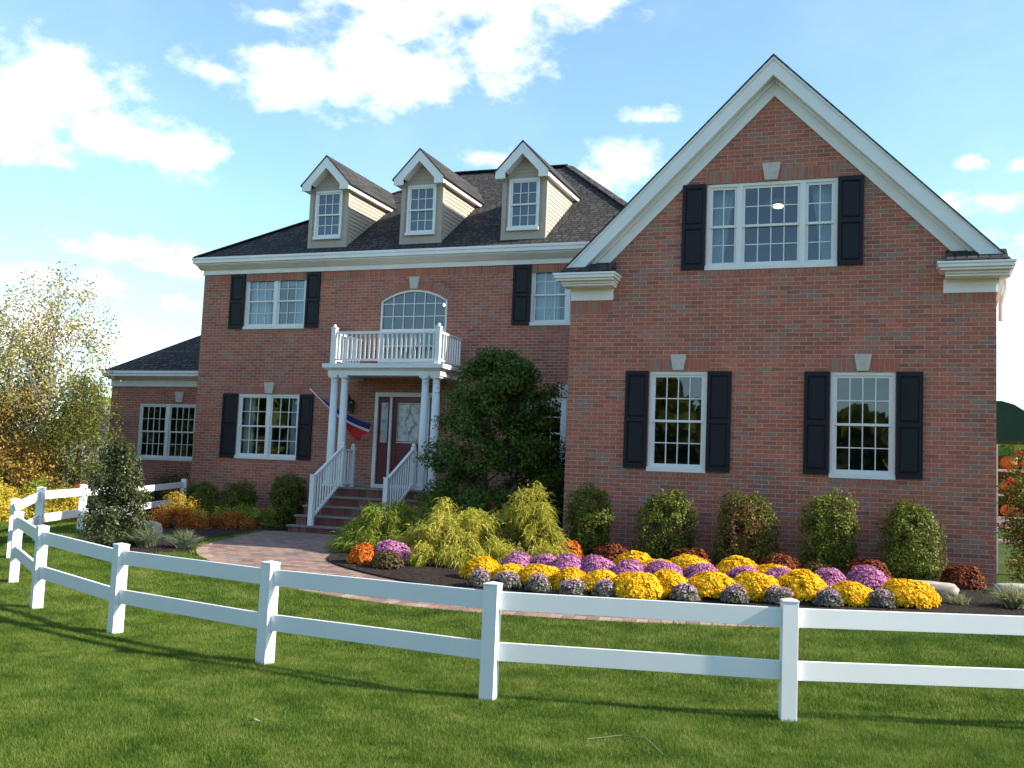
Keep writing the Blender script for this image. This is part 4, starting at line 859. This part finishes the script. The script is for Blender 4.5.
# shrubs along the main block, left of the steps
for i, (x, y, s_, lab) in enumerate([(-10.45, 4.5, (1.0, 1, .80), 'dark rounded shrub nearest the left corner of the main brick wall'), (-9.42, 4.55, (1.12, 1, .80), 'green shrub under the left ground floor window of the main wall'), (-8.15, 4.6, (1.15, 1.1, .98), 'tall upright green shrub against the wall left of the front steps')]):
    copy_thing(protos[0] if i else protos[2], (x, y, .40), i*1.7, s_, lab, 'shrubs along the main wall')
def bush(name, x, y, r, h, mat, label, n=6000, leaf=.045, clumps=60, spread=.07, cat='shrub', group=None, jit=.7, ry=None, zoff=0):
    z = ground(x, y)+zoff; root = empty(name, (x, y, z), label, cat, group)
    c_ = sph(clumps); c_[:, 2] = np.abs(c_[:, 2])*1.0; rad = rng.uniform(.55, 1.0, clumps); c_ = c_*rad[:, None]*lump(c_, .2, 4, x)[:, None]; c_ *= np.array([r, ry or r, h]); c_[:, 2] = np.clip(c_[:, 2], .03, h)
    idx = rng.integers(0, clumps, n); P = c_[idx]+rng.normal(0, spread, (n, 3)); P[:, 2] = np.abs(P[:, 2])+.01
    leaves(P, P/np.array([r, r, h])+np.array([0, 0, .4]), leaf, mat, 'foliage', root, .55, None, jit)
    b_ = MB()
    for k_ in range(7): a = k_*.9+x; b_.tube([(0, 0, -.03), (.3*r*math.cos(a), .3*r*math.sin(a), .4*h), (.7*r*math.cos(a), .7*r*math.sin(a), .75*h)], [.02, .012, .003], 5)
    b_.build('stem', 'bark', root); return root
bush('yew', -12.45, 5.95, .85, 1.1, 'dark', 'dark spreading yew under the window of the low left wing', 9000, .045, 70, .1)
bush('low_shrub', -8.35, 3.35, .75, .48, 'goldgreen', 'low mounded olive green shrub left of the bottom step', 8000, .04, 80, .06)
bush('barberry', -9.2, 2.05, .66, .62, 'amber', 'amber yellow barberry behind the orange one at the patio edge', 7000, .04, 70, .06)
bush('barberry', -8.65, 1.35, .62, .40, 'barberry', 'orange red barberry in front of the amber one at the patio edge', 6500, .04, 70, .06)
bush('barberry', -8.0, 2.2, .48, .36, 'barberry', 'small orange red barberry right of the larger orange one', 4500, .04, 50, .06)
bush('dark_shrub', -1.05, 3.4, .95, 2.25, 'dark', 'tall dark evergreen shrub in the shaded corner beside the wing', 15000, .06, 120, .12)
bush('dark_shrub', -1.0, 1.6, .72, 1.25, 'dark', 'lower dark evergreen shrub at the wing corner behind the golden cypress', 10000, .055, 90, .10)

# golden thread-leaf cypress mounds
def thread_bush(x, y, rx, ry, h, mat, label, n=9000, peak=1.4, seed=0):
    root = empty('golden_cypress', (x, y, ground(x, y)+.02), label, 'shrub', 'golden threadleaf cypresses')
    nc = 120; a = rng.uniform(0, 2*math.pi, nc); rr_ = np.sqrt(rng.uniform(0, 1, nc)); hz_ = h*(1-rr_**peak)*rng.uniform(.75, 1.08, nc)+.06
    C = np.stack([rx*rr_*np.cos(a), ry*rr_*np.sin(a), hz_], 1)
    fr_ = rng.uniform(.15, 1, nc); C[:, 2] *= np.where(rng.uniform(0, 1, nc) < .3, fr_, 1)
    C[:, 2] *= 1+.12*np.sin(C[:, 0]*9+x*3)*np.cos(C[:, 1]*8); idx = rng.integers(0, nc, n); P = C[idx]+rng.normal(0, .052, (n, 3)); P[:, 2] = np.maximum(P[:, 2], .02)
    dd = np.stack([C[idx][:, 0]/rx, C[idx][:, 1]/ry, np.full(n, .45)], 1)+rng.normal(0, .55, (n, 3))
    strands(P, dd, .135, .013, mat, 'foliage', root, .75, 3)
    b_ = MB(); 
    for k_ in range(9): q = k_*.7; b_.tube([(0, 0, -.03), (.4*rx*math.cos(q), .4*ry*math.sin(q), .4*h), (.75*rx*math.cos(q), .75*ry*math.sin(q), .5*h)], [.025, .014, .004], 5)
    b_.build('stem', 'bark', root); return root
thread_bush(-2.62, -1.2, .85, .75, .72, 'goldgreen', 'green tinged golden cypress nearest the front steps', 11000, 1.6)
thread_bush(-1.12, -1.85, .95, .85, .86, 'gold', 'bright golden cypress in the middle, beside the yellow mums', 15000, 1.25)
thread_bush(-.22, -1.3, .80, .60, 1.08, 'gold', 'tall golden cypress below the dark leaved tree by the wing corner', 15000, 1.2)
thread_bush(-2.75, 1.35, .9, .7, .80, 'goldgreen', 'greener cypress behind, at the foot of the right stair railing', 9000, 1.5)

# ------------------------------------------------------------------ chrysanthemums
def mum(petal, foliage, r, h, nfl, label='x', fsize=.034, cap=.12, seed=0):
    root = empty('chrysanthemum', (0, 0, 0), label, 'flowers')
    n = nfl; v = sph(n*3); v = v[v[:, 2] > cap-.25*rng.uniform(0, 1, len(v))][:n]; n = len(v)
    P = v*lump(v, .12, 4.5, seed)[:, None]*lump(v, .05, 13, seed*2)[:, None]*rng.uniform(.9, 1.04, n)[:, None]; P *= np.array([r, r, h*.92]); P[:, 2] = P[:, 2]+h*.05
    # each floret: a fan of petals as a shallow star of six triangles -> three kites
    nr = v+rng.normal(0, .28, (n, 3))+np.array([0, 0, .15]); nr /= np.linalg.norm(nr, axis=1)[:, None]
    t1 = np.cross(nr, rng.normal(0, 1, (n, 3))); t1 /= np.linalg.norm(t1, axis=1)[:, None]; t2 = np.cross(nr, t1); s_ = (fsize*rng.uniform(.7, 1.2, n))[:, None]
    k_ = 7; ring = [P+(t1*math.cos(2*math.pi*i/k_)+t2*math.sin(2*math.pi*i/k_))*s_*(.62 if i % 2 else .5)+nr*s_*.1 for i in range(k_)]
    vv = np.stack([P-nr*s_*.15]+ring, 1).reshape(-1, 3); b0 = (np.arange(n)*(k_+1))[:, None, None]; tri = np.array([[0, 1+i, 1+(i+1) % k_] for i in range(k_)])[None]
    np_mesh('blossoms', vv, (b0+tri).reshape(-1, 3), petal, root)
    m2 = 1600; u = sph(m2); Q = u*rng.uniform(.6, .94, m2)[:, None]*np.array([r, r, h*.9]); Q[:, 2] = np.abs(Q[:, 2])*.95+.015
    leaves(Q, u+np.array([0, 0, .2]), .045, foliage, 'foliage', root, .5, None, .6); return root
GY, GP, GM = 'yellow mums in the flower bed', 'purple mums in the flower bed', 'small mauve topped plants edging the flower bed'
PR = {'yellow': [mum('yellow', 'mumleaf', .30, .27, 3200, seed=i, fsize=.029) for i in (1, 2.3, 4)], 'purple': [mum('purple', 'mumleaf', .28, .285, 3000, fsize=.024, seed=i) for i in (1.5, 3)],
      'mauve': [mum('mauve', 'greyleaf', .17, .20, 230, fsize=.022, cap=.70, seed=i) for i in (1, 2)], 'rust': [mum('rust', 'mumleaf', .26, .30, 1700, fsize=.028, cap=.2, seed=2)], 'orange': [mum('orange', 'mumleaf', .27, .33, 1900, fsize=.032, seed=3)],
      'brown': [mum('brownmum', 'mumleaf', .27, .28, 700, fsize=.026, seed=5)]}
cnt = {}
def plant(kind, x, y, s_, label, group=None):
    i = cnt.get(kind, 0); cnt[kind] = i+1; L_ = PR[kind]; z = ground(x, y)+.03; rz = rng.uniform(0, 6.28)
    if i < len(L_): o = L_[i]; o.location = (x, y, z); o.rotation_euler = (0, 0, rz); o.scale = (s_, s_, s_); o['label'] = label; 
    else: o = copy_thing(L_[i % len(L_)], (x, y, z), rz, s_, label)
    if group: o['group'] = group
ORD = ['first', 'second', 'third', 'fourth', 'fifth', 'sixth', 'seventh', 'eighth', 'ninth', 'tenth', 'eleventh', 'twelfth']
fy = [(-0.10, -3.22, 1.05), (0.38, -3.35, .95), (0.81, -3.42, 1.05), (1.26, -3.55, 1.0), (1.66, -3.52, 1.08), (2.16, -3.72, 1.2), (2.50, -3.42, 1.15), (3.01, -3.25, 1.2), (3.56, -3.14, 1.22), (4.09, -2.95, 1.3), (4.69, -3.02, 1.05), (5.33, -2.85, 1.2)]
for i, (x, y, s_) in enumerate(fy): plant('yellow', x, y, s_*.93, f'{ORD[i]} yellow mum counted from the left in the front row of the flower bed', GY)
for i, (x, y, s_) in enumerate([(1.73, -2.1, 1.18), (2.09, -2.2, 1.0), (2.5, -2.05, 1.22), (3.17, -2.1, 1.25), (3.64, -2.15, 1.08)]): plant('yellow', x, y, s_, f'{ORD[i]} yellow mum counted from the left in the back row, behind the purple mums', GY)
for i, (x, y) in enumerate([(0.19, -2.62), (0.56, -2.55), (0.98, -2.78), (1.38, -2.72), (1.87, -2.9), (2.3, -2.75), (2.78, -2.65), (3.32, -2.54), (3.75, -2.35), (4.37, -2.33), (4.84, -2.2)]): plant('purple', x, y, [.95, .95, 1.08, 1.12, 1.05, 1.1, 1, 1, .9, 1.05, 1.15][i], f'{ORD[i]} purple pink mum counted from the left in the middle row', GP)
for i, (x, y) in enumerate([(0.12, -3.85), (0.48, -3.80), (0.92, -3.86), (1.42, -3.98), (1.82, -3.92), (2.77, -3.72), (3.36, -3.60), (3.86, -3.45), (4.44, -3.36), (5.05, -3.15)]): plant('mauve', x, y, 1.1, f'{ORD[i]} small grey leaved mauve topped plant counted from the left along the bed edge', GM)
plant('orange', .48, -1.25, 1.05, 'bright orange mum in front of the leftmost boxwood')
for i, (x, lab) in enumerate([(1.16, 'rusty mum between the first and second boxwoods'), (2.36, 'rusty mum between the second and the bronze tinged boxwood'), (3.62, 'rusty mum between the bronze tinged boxwood and the fourth one'), (4.80, 'rusty mum left of the rightmost boxwood'), (6.05, 'dark red mum near the right corner of the wing, above the flat stone')]): plant('rust', x, -1.22 if i < 4 else -.80, 1.22 if i < 4 else 1.1, lab, 'rusty mums between the boxwoods')
plant('brown', 4.14, -1.2, 1.0, 'faded brownish green mum in front of the fourth boxwood')
plant('purple', -1.83, -2.55, 1.15, 'purple mum on its own at the left end of the bed, against the golden cypress', GP)
plant('orange', -2.18, -2.75, .85, 'small orange mum left of the lone purple mum')
plant('brown', -1.68, -2.98, .9, 'faded brownish mum in front of the lone purple mum')

# ------------------------------------------------------------------ tufts, stones
def tuft(x, y, r, h, mat, label, n=420, group=None):
    root = empty('grass_clump', (x, y, ground(x, y)+.03), label, 'ornamental grass', group); P = rng.normal(0, .05, (n, 3)); P[:, 2] = 0
    a = rng.uniform(0, 6.28, n); q = rng.uniform(.1, 1.1, n); d = np.stack([np.cos(a)*q, np.sin(a)*q, np.full(n, 1.0)], 1); strands(P, d, math.hypot(r, h), .009, mat, 'blades', root, .45, 5); return root
tuft(-6.15, -2.75, .36, .38, 'bluesedge', 'arching striped grass clump right of the holly tree', 520, 'grass clumps in the left bed'); tuft(-5.55, -2.55, .34, .34, 'bluesedge', 'grey green grass clump nearest the patio edge', 520, 'grass clumps in the left bed'); tuft(-6.95, -3.05, .2, .26, 'sedge', 'small pale straw coloured grass clump left of the holly tree', 260, 'grass clumps in the left bed')
tuft(6.55, -2.5, .34, .34, 'sedge', 'large pale grass clump at the right end of the bed', 480, 'pale grass clumps at the right'); tuft(5.92, -2.55, .2, .18, 'sedge', 'small pale grass clump in front of the flat stone', 120, 'pale grass clumps at the right')
def stone(x, y, s_, label, seed, h=.16, rz=0):
    bm = bmesh.new(); bmesh.ops.create_icosphere(bm, subdivisions=4, radius=1); rd = np.random.default_rng(seed); ph = rd.uniform(0, 6, 6)
    for v in bm.verts:
        c_ = v.co; f = 1+.10*math.sin(3*c_.x+ph[0])*math.cos(2.5*c_.y+ph[1])+.05*math.sin(8*c_.x+ph[2])*math.sin(7*c_.z+ph[3])+.03*math.sin(19*c_.y+ph[4])
        c_ *= f; m_ = max(abs(c_.x), abs(c_.y), abs(c_.z)); c_ *= (1/m_)**.55
        c_.x *= s_[0]; c_.y *= s_[1]; c_.z *= s_[2]
    me = bpy.data.meshes.new('stone'); bm.to_mesh(me); bm.free(); me.materials.append(MAT['rock']); me.polygons.foreach_set('use_smooth', [True]*len(me.polygons)); o = bpy.data.objects.new('stone', me); COL.objects.link(o); o.location = (x, y, ground(x, y)+.03+s_[2]*.5); o.rotation_euler = (0, 0, rz); tag(o, label, 'stone')
stone(-7.0, -1.6, (.22, .16, .19), 'rounded tan boulder behind the grass clumps in the left bed', 3); stone(5.55, -1.7, (.42, .2, .10), 'flat grey stone slab at the right end of the mum bed', 4, rz=.1)
stone(6.7, -1.0, (.3, .2, .09), 'low dark stone by the right corner of the wing', 6)
# litter on the lawn
def dryleaf(x, y, label, s_=.05):
    b_ = MB(); b_.add([(-s_, 0, .0), (-s_*.2, s_*.6, .02), (s_, .1*s_, .008), (0, -s_*.55, .025), (.1*s_, .05*s_, .012)], [(0, 4, 1), (1, 4, 2), (2, 4, 3), (3, 4, 0)]); o = b_.build('dead_leaf', MAT['palebark'], None); o.location = (x, y, ground(x, y)+.055); tag(o, label, 'leaf')
dryleaf(1.35, -10.8, 'dead brown leaf on the grass below the second fence post from the left foreground')
b_ = MB(); b_.tube([(0, 0, .05), (.2, .12, .075), (.36, .1, .08), (.52, -.12, .05)], .004, 5); o = b_.build('dry_straw', LM['sedge']); o.location = (3.4, -10.1, ground(0, -10.1)); tag(o, 'thin dry straw lying on the foreground grass', 'straw')

# ------------------------------------------------------------------ trees
def tree(name, x, y, z, label, cat, H_, rx, ry, rz, cz, n, leaf, mat, clumps, spread, trunk_r=.06, bark='bark', br=16, group=None, lift=.5, seed=0, asp=.6, shell=.6, lumpamp=.2, top=None):
    root = empty(name, (x, y, z), label, cat, group); b_ = MB(); branches(b_, (0, 0, -.1), (0, 0, top or H_*.93), trunk_r, br, rx*.9, lift, seed); b_.build('trunk', bark, root)
    P, Nn = clumpy(n, rx, ry, rz, cz, clumps, spread, shell, lumpamp=lumpamp); P = P[P[:, 2] > .05]; Nn = Nn[:len(P)]
    leaves(P, Nn, leaf, mat, 'crown', root, asp, None, .6); return root
# dark leaved tree beside the entrance
root = empty('garden_tree', (-2.30, 2.2, .42), 'dense dark green garden tree in front of the main wall, right of the steps', 'tree')
b_ = MB(); branches(b_, (0, 0, -.1), (0, 0, 3.3), .07, 22, 1.25, .5, 5); b_.build('trunk', 'bark', root)
nc = 310; zz = rng.uniform(.15, 3.62, nc); prof = np.interp(zz, [0, .5, 1.2, 1.9, 2.6, 3.1, 3.45, 3.65], [1.15, 1.5, 1.58, 1.25, 1.05, .95, .60, .25]); a = rng.uniform(0, 6.28, nc); q = np.sqrt(rng.uniform(.12, 1, nc)); wob = 1+.15*np.sin(3*a+zz*2.3)+.13*np.sin(5*a-zz*4)
C = np.stack([np.cos(a)*prof*q*wob, np.sin(a)*prof*q*.8, zz], 1); C[:, 0] += .22-.12*zz*0
nl = 42000; idx = rng.integers(0, nc, nl); off = rng.normal(0, .115, (nl, 3)); off[:, 2] *= .7; P = C[idx]+off; leaves(P, off*4+np.array([0, 0, .6])+np.stack([np.cos(a)[idx], np.sin(a)[idx], 0*a[idx]], 1)*.4, .075, 'maple', 'crown', root, .5, None, .55)
# holly behind the fence at the left
root = empty('holly_tree', (-6.75, -2.75, .33), 'small upright holly with waxy leaves behind the fence at the left', 'tree')
b_ = MB(); branches(b_, (0, 0, -.1), (0, 0, 1.75), .035, 16, .5, .7, 8); b_.build('trunk', 'bark', root)
nc = 190; zz = rng.uniform(0, 1.27, nc)**1.0*1.26+.04; prof = np.interp(zz, [0, .25, .7, 1.05, 1.4, 1.65], [.58, .60, .46, .42, .30, .08]); a = rng.uniform(0, 6.28, nc); q = np.sqrt(rng.uniform(.1, 1, nc)); C = np.stack([np.cos(a)*prof*q, np.sin(a)*prof*q, zz], 1); nl = 17000; idx = rng.integers(0, nc, nl); P = C[idx]+rng.normal(0, .06, (nl, 3)); leaves(P, P*np.array([1.5, 1.5, 0])+np.array([0, 0, .5]), .05, 'holly', 'crown', root, .5, None, .7)
# trees and shrubs beyond the fence on the left
ZG = .36
GT = 'trees beyond the left fence'
tree('young_tree', -14.15, 3.3, ZG, 'sparse young tree with thin pale branches and few autumn leaves at the left', 'tree', 6.05, 1.5, 1.35, 2.5, 3.7, 9500, .072, 'birch', 330, .14, .065, 'palebark', 44, GT, 1.25, 3, .7, .3, .15, 5.8)
tree('pine_tree', -12.95, 3.1, ZG, 'bushy olive green pine below and behind the sparse young tree', 'tree', 3.6, .80, .8, 1.65, 1.75, 19000, .08, 'olive', 190, .15, .08, 'bark', 16, GT, .3, 6, .3, .6, .22)
tree('autumn_tree', -15.3, 3.1, ZG, 'orange and brown leaved tree at the left edge of the picture', 'tree', 3.6, 1.15, 1.0, 1.6, 1.8, 8000, .08, 'autumn', 130, .16, .08, 'bark', 16, GT, .5, 7, .6, .6, .25)
tree('green_tree', -16.6, 4.4, ZG, 'taller green tree cut by the left edge of the picture', 'tree', 5.0, 1.25, 1.2, 2.1, 3.0, 13000, .09, 'pine', 150, .18, .08, 'bark', 16, GT, .5, 9, .5, .6, .25)
tree('autumn_tree', -13.9, 2.4, ZG-.1, 'low reddish brown tree in front of the young tree', 'tree', 2.0, .85, .8, .95, 1.05, 6000, .08, 'autumn', 90, .14, .04, 'bark', 10, GT, .5, 10, .6, .6, .25)
for i, (x, y, r_, h_, mt, lab) in enumerate([(-12.2, .15, .85, .72, 'yellowbush', 'bright yellow shrub at the left edge behind the fence'), (-11.35, .95, .68, .62, 'yellowbush', 'bright yellow shrub left of the holly, behind the curved fence'), (-13.2, .5, .85, .80, 'yellowbush', 'yellow shrub farther back at the left edge'), (-12.7, 1.75, .55, .85, 'goldgreen', 'green mounded shrub between the yellow shrubs'), (-11.4, 2.15, .5, .72, 'box', 'small green shrub right of the yellow shrubs by the low wing'), (-12.1, 2.3, .4, .80, 'barberry', 'red orange shrub below the pine by the low wing'), (-14.3, 1.4, .8, .95, 'goldgreen', 'green mounded shrub at the left edge behind the yellow ones')]):
    bush('yellow_shrub' if mt == 'yellowbush' else 'mounded_shrub', x, y, r_, h_, mt, lab, 9000, .055, 80, .07, 'shrub', 'shrubs behind the curved fence')
# a gravel track behind the fence at the far left
b_ = MB(); b_.add([(-24, .6, .41), (-24, -.6, .41), (-11.6, -.9, .41), (-11.9, .4, .41)], [(0, 1, 2, 3)]); MAT['gravel'] = plain('gravel', (.26, .24, .22), .95, .2, .3, 30); struct(b_.build('gravel_track', 'gravel'))

# house far off at the left, seen in the gap beside the low wing
t = empty('distant_house', (-38.0, 31.6, .4), 'pale distant house with grey roof in the gap left of the low wing', 'house', None, .4, .6)
MAT['palewall'] = plain('pale_siding', (.55, .52, .48), .7, .3, .05, 2); MAT['greyroof'] = plain('grey_roof', (.12, .12, .13), .9, .2, .2, 3)
b_ = MB(); b_.box(-4, 4, -.0, 7, -.3, 5.2); b_.build('wall', 'palewall', t)
b_ = MB(); b_.prism([(-4.4, 5.1), (4.4, 5.1), (0, 7.9)], -.4, 7.4); b_.build('roof', 'greyroof', t)
for x in (-2.6, 0, 2.6):
    for z in (1.0, 3.4): b_ = MB(); b_.box(x-.5, x+.5, -.05, .01, z, z+1.3); wn_ = b_.build('window', 'sash', t); b_ = MB(); b_.box(x-.42, x+.42, -.06, -.045, z+.08, z+1.22); b_.build('pane', 'glass', wn_)
# far wood on the horizon, all round
n = 46000; a = rng.uniform(0, 2*math.pi, n); rr_ = rng.uniform(90, 120, n); hh = (6+3.5*np.sin(a*7)+2*np.sin(a*19+1)+1.5*np.sin(a*41))*np.sqrt(rng.uniform(.0, 1, n)); P = np.stack([rr_*np.cos(a)-5, rr_*np.sin(a), hh+.3], 1)
o = leaves(P, np.tile([0, 0, .6], (n, 1))+0*P, 2.3, 'pine', 'distant_wood', None, .8, None, .8); tag(o, 'hazy line of trees along the horizon', 'wood', None, 'stuff')

n = 15000; a = rng.uniform(-math.pi*.95, -math.pi*.05, n); rr_ = rng.uniform(46, 54, n); hh = (6.8+2.0*np.sin(a*9)+1.3*np.sin(a*23+1)+.8*np.sin(a*51))*np.sqrt(rng.uniform(.0, 1, n)); P = np.stack([rr_*np.cos(a)+3, rr_*np.sin(a), hh+.2], 1)
o = leaves(P, np.tile([0, 0, .6], (n, 1))+0*P, 1.3, 'olive', 'neighbouring_wood', None, .8, None, .8); tag(o, 'belt of autumn trees across the lawn, mirrored in the window panes', 'wood', None, 'stuff')

# ------------------------------------------------------------------ right edge: awning, display rack, shrub
t = empty('green_awning', (7.3, 4.0, .4), 'dark green rounded fabric awning beyond the right corner of the house', 'awning')
MAT['awning'] = plain('green_canvas', (.006, .055, .035), .7, .3, .15, 3)
b_ = MB(); prof = [(-.93, 2.45), (-.95, 3.02), (-.6, 3.05), (-.1, 2.98), (.35, 2.72), (.62, 2.4), (.7, 2.05)]; prof = [(x, z-.4) for x, z in prof]
prof2 = prof+[(x*.98, z-.03) for x, z in prof[::-1]]
pts = [(-.7, 2.32), (-.7, 3.0), (-.45, 3.01), (-.25, 2.95), (-.02, 2.80), (.2, 2.58), (.32, 2.38), (.32, 2.32)]; b_.prism([(x, z) for x, z in pts], -.5, .9); b_.build('canopy', 'awning', t)
for x in (-.65, .27):
    b_ = MB(); b_.tube([(x, .85, 0), (x, .85, 2.33)], .025, 8); b_.build('pole', 'sash', t)
t = empty('display_rack', (7.35, 3.6, .4), 'white rack of pumpkins and red bows beyond the right corner of the house', 'display rack')
b_ = MB(); b_.box(-.62, -.55, -.03, .03, 0, 2.25); b_.box(.75, .82, -.03, .03, 0, 2.25)
for z in (.55, .95, 1.35, 1.78): b_.box(-.55, .75, -.02, .25, z, z+.04)
b_.box(-.55, .75, -.025, -.001, .80, .94); b_.build('rack_frame', 'sash', t)
MAT['pumpkin'] = plain('pumpkin_skin', (.55, .18, .03), .5, .4, .2, 6); MAT['redbow'] = plain('red_ribbon', (.55, .03, .04), .6, .3, .2, 6)
def pumpkin(px, py, pz, r_, label):
    rt = empty('pumpkin', (px, py, pz), label, 'pumpkin', 'pumpkins on the white rack'); bb = MB(); n = 24; v = []; 
    for i in range(9):
        ph = math.pi*i/8
        for k_ in range(n): th = 2*math.pi*k_/n; rr2 = r_*math.sin(ph)*(1+.07*math.cos(th*8))+.002; v.append((rr2*math.cos(th), rr2*math.sin(th), r_*.8+math.cos(ph)*r_*.8-(.12*r_ if i == 0 else 0)))
    bb.add(v, [(i*n+k_, i*n+(k_+1) % n, (i+1)*n+(k_+1) % n, (i+1)*n+k_) for i in range(8) for k_ in range(n)]); bb.build('pumpkin_body', 'pumpkin', rt, smooth=True); bb = MB(); bb.tube([(0, 0, r_*1.45), (.01, 0, r_*1.75), (.03, 0, r_*1.85)], [.018, .014, .012], 6); bb.build('pumpkin_stem', 'bark', rt)
for (x, z, r_, lab) in ((-.38, 1.82, .15, 'orange pumpkin at the left end of the top rack shelf'), (-.05, 1.82, .12, 'smaller orange pumpkin in the middle of the top rack shelf'), (-.40, 1.39, .14, 'orange pumpkin at the left end of the middle rack shelf'), (-.1, 1.39, .13, 'orange pumpkin right of centre on the middle rack shelf'), (-.36, .99, .14, 'orange pumpkin on the lowest rack shelf')): pumpkin(7.35+x, 3.70, .4+z, r_, lab)
def bow(px, py, pz, label):
    bb = MB()
    for s_ in (-1, 1): bb.add([(0, 0, 0), (s_*.13, -.03, .07), (s_*.14, .03, -.05), (s_*.06, -.05, .0), (s_*.08, -.01, -.2), (s_*.02, .0, -.18)], [(0, 1, 3), (0, 3, 2), (1, 2, 3), (0, 4, 5)])
    bb.tube([(0, -.01, -.02), (0, -.01, .02)], .025, 8); o = bb.build('ribbon_bow', 'redbow', None); o.location = (px, py, pz); tag(o, label, 'bow', 'red bows on the white rack')
for (x, z, lab) in ((7.22, 2.50, 'red bow at the top of the white rack'), (7.10, 2.02, 'red bow in the middle of the white rack'), (7.2, 1.62, 'red bow low on the white rack')): bow(x, 3.52, z, lab)
tree('berry_shrub', 7.0, .9, .42, 'tall leafy shrub with red berries at the right edge, beside the wing corner', 'shrub', 2.2, .40, .42, 1.05, 1.05, 5200, .06, 'box', 90, .07, .04, 'bark', 14, None, .7, 12, .45, .5, .2)
n = 260; v = sph(n); P = v*np.array([.42, .42, 1.0])*rng.uniform(.8, 1.05, n)[:, None]+np.array([7.0, .9, 1.5])
bm_v = []; bm_f = []
for p in P:
    o_ = len(bm_v); r_ = .016; bm_v += [p+np.array(q)*r_ for q in ((1, 0, 0), (-1, 0, 0), (0, 1, 0), (0, -1, 0), (0, 0, 1), (0, 0, -1))]; bm_f += [[o_+i for i in f] for f in ((0, 2, 4), (2, 1, 4), (1, 3, 4), (3, 0, 4), (2, 0, 5), (1, 2, 5), (3, 1, 5), (0, 3, 5))]
bs = [o for o in bpy.data.objects if o.name.startswith('berry_shrub')][0]
np_mesh('berries', np.array(bm_v)-np.array([7.0, .9, .42]), np.array(bm_f), 'berry', bs)['kind'] = 'stuff'

# ------------------------------------------------------------------ lawn blades
def inside(px, py, poly):
    c_ = np.zeros(len(px), bool); n = len(poly); j = n-1
    for i in range(n):
        xi, yi = poly[i]; xj, yj = poly[j]; t_ = ((yi > py) != (yj > py)) & (px < (xj-xi)*(py-yi)/(yj-yi+1e-12)+xi); c_ ^= t_; j = i
    return c_
OUT = [(p.x, p.y) for p in resample(OUTER, 120)]
excl = OUT+[(14, 20), (-30, 20), (-30, 7.2)]+[(p.x, p.y) for p in resample(BEDL, 60)]
def blades(n, x0, x1, y0, y1, hgt, wd):
    x = rng.uniform(x0, x1, n); y = rng.uniform(y0, y1, n); k_ = ~inside(x, y, excl)
    # keep what lies in the wedge the lawn fills in front of the viewpoint, with a wide margin
    dx, dy = x-CAM.x, y-CAM.y; dep = -dx*sy+dy*cy; lat = dx*cy+dy*sy; k_ &= (dep > 4.6) & (np.abs(lat) < dep*.62+1.2)
    x, y = x[k_], y[k_]; n = len(x); ph = np.sin(x*1.7+np.sin(y*1.3)*2)*np.cos(y*2.1+x*.6); h = hgt*rng.uniform(.55, 1.2, n)*(1+.25*ph)
    a = rng.uniform(0, 6.28, n); ln = rng.uniform(.1, .75, n); z = ground_np(y); w_ = wd*rng.uniform(.7, 1.3, n); b_ = rng.uniform(0, 6.28, n)
    B0 = np.stack([x-np.cos(b_)*w_/2, y-np.sin(b_)*w_/2, z], 1); B1 = np.stack([x+np.cos(b_)*w_/2, y+np.sin(b_)*w_/2, z], 1); T = np.stack([x+np.cos(a)*ln*h, y+np.sin(a)*ln*h, z+h], 1)
    return np.stack([B0, B1, T], 1).reshape(-1, 3)
V = np.concatenate([blades(1700000, -4, 9, -12.8, -8.0, .042, .0055), blades(1500000, -11, 11, -8.0, -3.2, .042, .0075), blades(260000, -16, -5, -3.4, 6, .05, .012)])
o = np_mesh('grass', V, np.arange(len(V)).reshape(-1, 3), 'grass'); tag(o, 'mown green lawn grass on both sides of the white fence', 'grass', None, 'stuff')
print('blades', len(V)//3)
